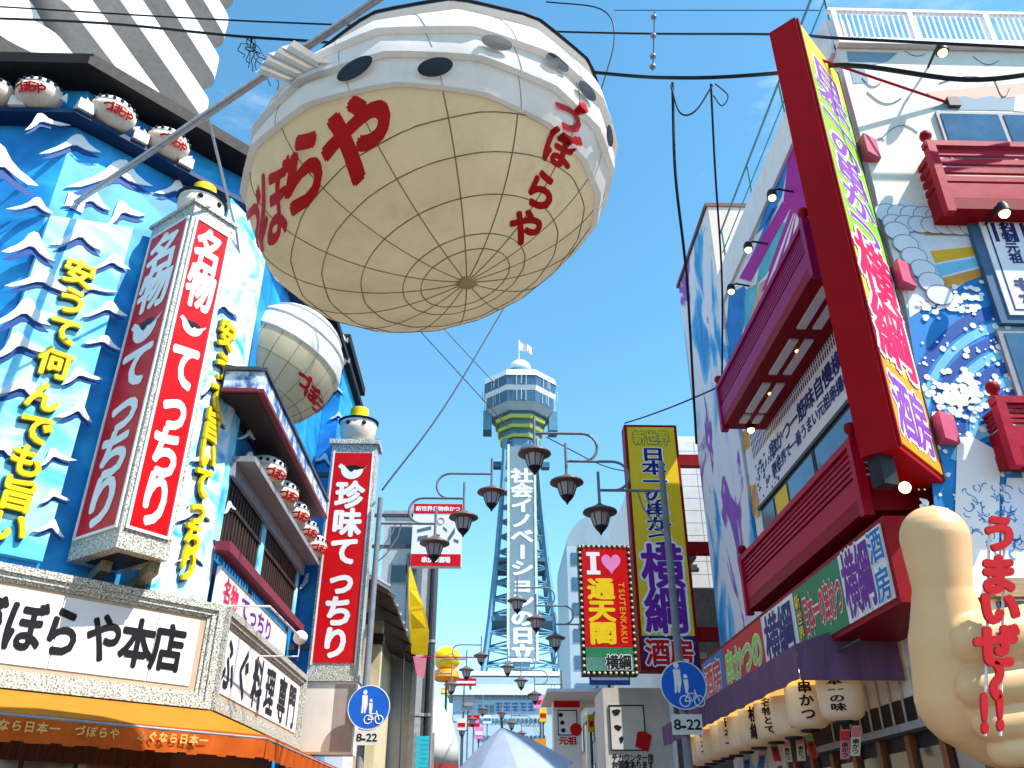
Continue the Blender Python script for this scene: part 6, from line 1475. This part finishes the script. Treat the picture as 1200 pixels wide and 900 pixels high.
cable([aty(-30, 6, 14), aty(300, 25, 13), aty(690, 38, 12), aty(905, 40, 9.3), aty(990, 45, 7.6), aty(1230, 57, 7.4)], .022, 'long black cable crossing the whole top of the picture above the lantern', 12, .05)
cable([aty(-40, 20, 15), aty(120, 27, 14), aty(275, 42, 13), aty(410, 52, 12.6), aty(690, 84, 11), aty(800, 91, 10), aty(905, 86, 9.3), aty(990, 76, 7.5), aty(1130, 93, 7.3), aty(1230, 84, 7.3)], .034, 'thick sagging cable bundle running behind the blade sign', 12, .05)
cable([aty(640, 2, 12), aty(705, 11, 12), aty(720, 45, 12), aty(704, 108, 12)], .016, 'bent cable dropping beside the lantern head', 8, .02)
cable([aty(720, 12, 15), aty(960, 12, 12)], .012, 'thin straight cable at the very top edge')
cable([aty(788, 97, 10), aty(791, 200, 10.5), aty(801, 290, 11.5), aty(806, 345, 12.5), aty(816, 520, 14.4)], .026, 'left of two cables hanging down beside the tall mural', 10)
cable([aty(833, 98, 10), aty(838, 200, 11), aty(846, 330, 13.0), aty(846, 455, 14.2)], .02, 'right of two cables hanging down the tall mural', 10)
cable([aty(786, 100, 10), aty(797, 132, 10), aty(815, 130, 10), aty(835, 100, 10)], .016, 'drooping loop of cable joining the two hanging cables', 8, .01)
cable([aty(838, 98, 10), aty(853, 112, 10), aty(846, 124, 10), aty(836, 112, 10)], .012, 'small coiled cable loop beside the right hanging cable', 8, .0)
cable([aty(690, 190, 28), aty(590, 362, 26), aty(520, 478, 23), aty(448, 574, 19.6)], .026, 'dark cable slanting from the lantern down to the left lamp post', 10, .05)
cable([aty(330, 210, 60), aty(485, 380, 60), aty(540, 440, 60), aty(595, 500, 60)], .045, 'thin cable slanting down toward the tower deck, lower of the pair', 8)
cable([aty(360, 214, 60), aty(515, 380, 60), aty(585, 455, 60)], .035, 'thin cable slanting down toward the tower deck, upper of the pair', 8)
cable([aty(732, 496, 18.4), aty(845, 452, 14.6)], .018, 'short cable from the top of the yellow sign to the mural wall', 8, .05)
cable([aty(640, 512, 40), aty(705, 545, 40), aty(780, 560, 22)], .03, 'thin cable behind the right lamps running to the yellow sign', 8, .05)
rnd = random.Random(4); m = MB()
kb = thing('cable_coil', 'tangled knot of black cable hanging left of the big lantern', 'cable', aty(292, 95, 13.0)); c_ = aty(291, 55, 13.0)
for k in range(8):
    P = []
    a0 = rnd.uniform(0, 6)
    for i in range(9): P.append(c_ + V((.05 * i * (k - 1.2) * .35 + rnd.uniform(-.09, .09), .1 * math.sin(i), .3 - .13 * i * (.55 + .13 * k) + rnd.uniform(-.04, .04))))
    part('strand', CABLE, kb, lambda m: m.tube(crom(P, 4), .011, 4))

ins = thing('line_insulator', 'white ceramic insulator rod hanging between the two cables right of the lantern', 'insulator', aty(766, 82, 11.2))
part('rod', CABLE, ins, lambda m: m.tube([aty(767, 14, 11.4), aty(765, 82, 10.6)], .012, 5))
for y in (20, 42, 66, 78): part('disc', GREYM, ins, lambda m: m.lathe(aty(766.5 - .02 * y, y, 11.4 - .011 * (y - 14)), [(.03, -.04), (.06, -.02), (.06, .02), (.03, .05)], 10), smooth=True)

far_sign((690, 786, 738, 803), 26, M('tarp_blue', (.03, .10, .34), .6, .1, 3), MW_P, 'dark blue sign board just below the heart sign')
far_sign((688, 838, 697, 858), 30, YELS, RED, 'narrow yellow and red sign between the white column and grey box')
far_sign((641, 880, 650, 897), 38, RED, YELS, 'small red and yellow sign left of the white sign column')
far_sign((517, 806, 530, 815), 50, YELS, WHITE, 'small yellow plate under the ball lantern')
far_sign((566, 838, 576, 848), 90, WHITE, MBL, 'tiny white sign far down the street above the umbrella tip')
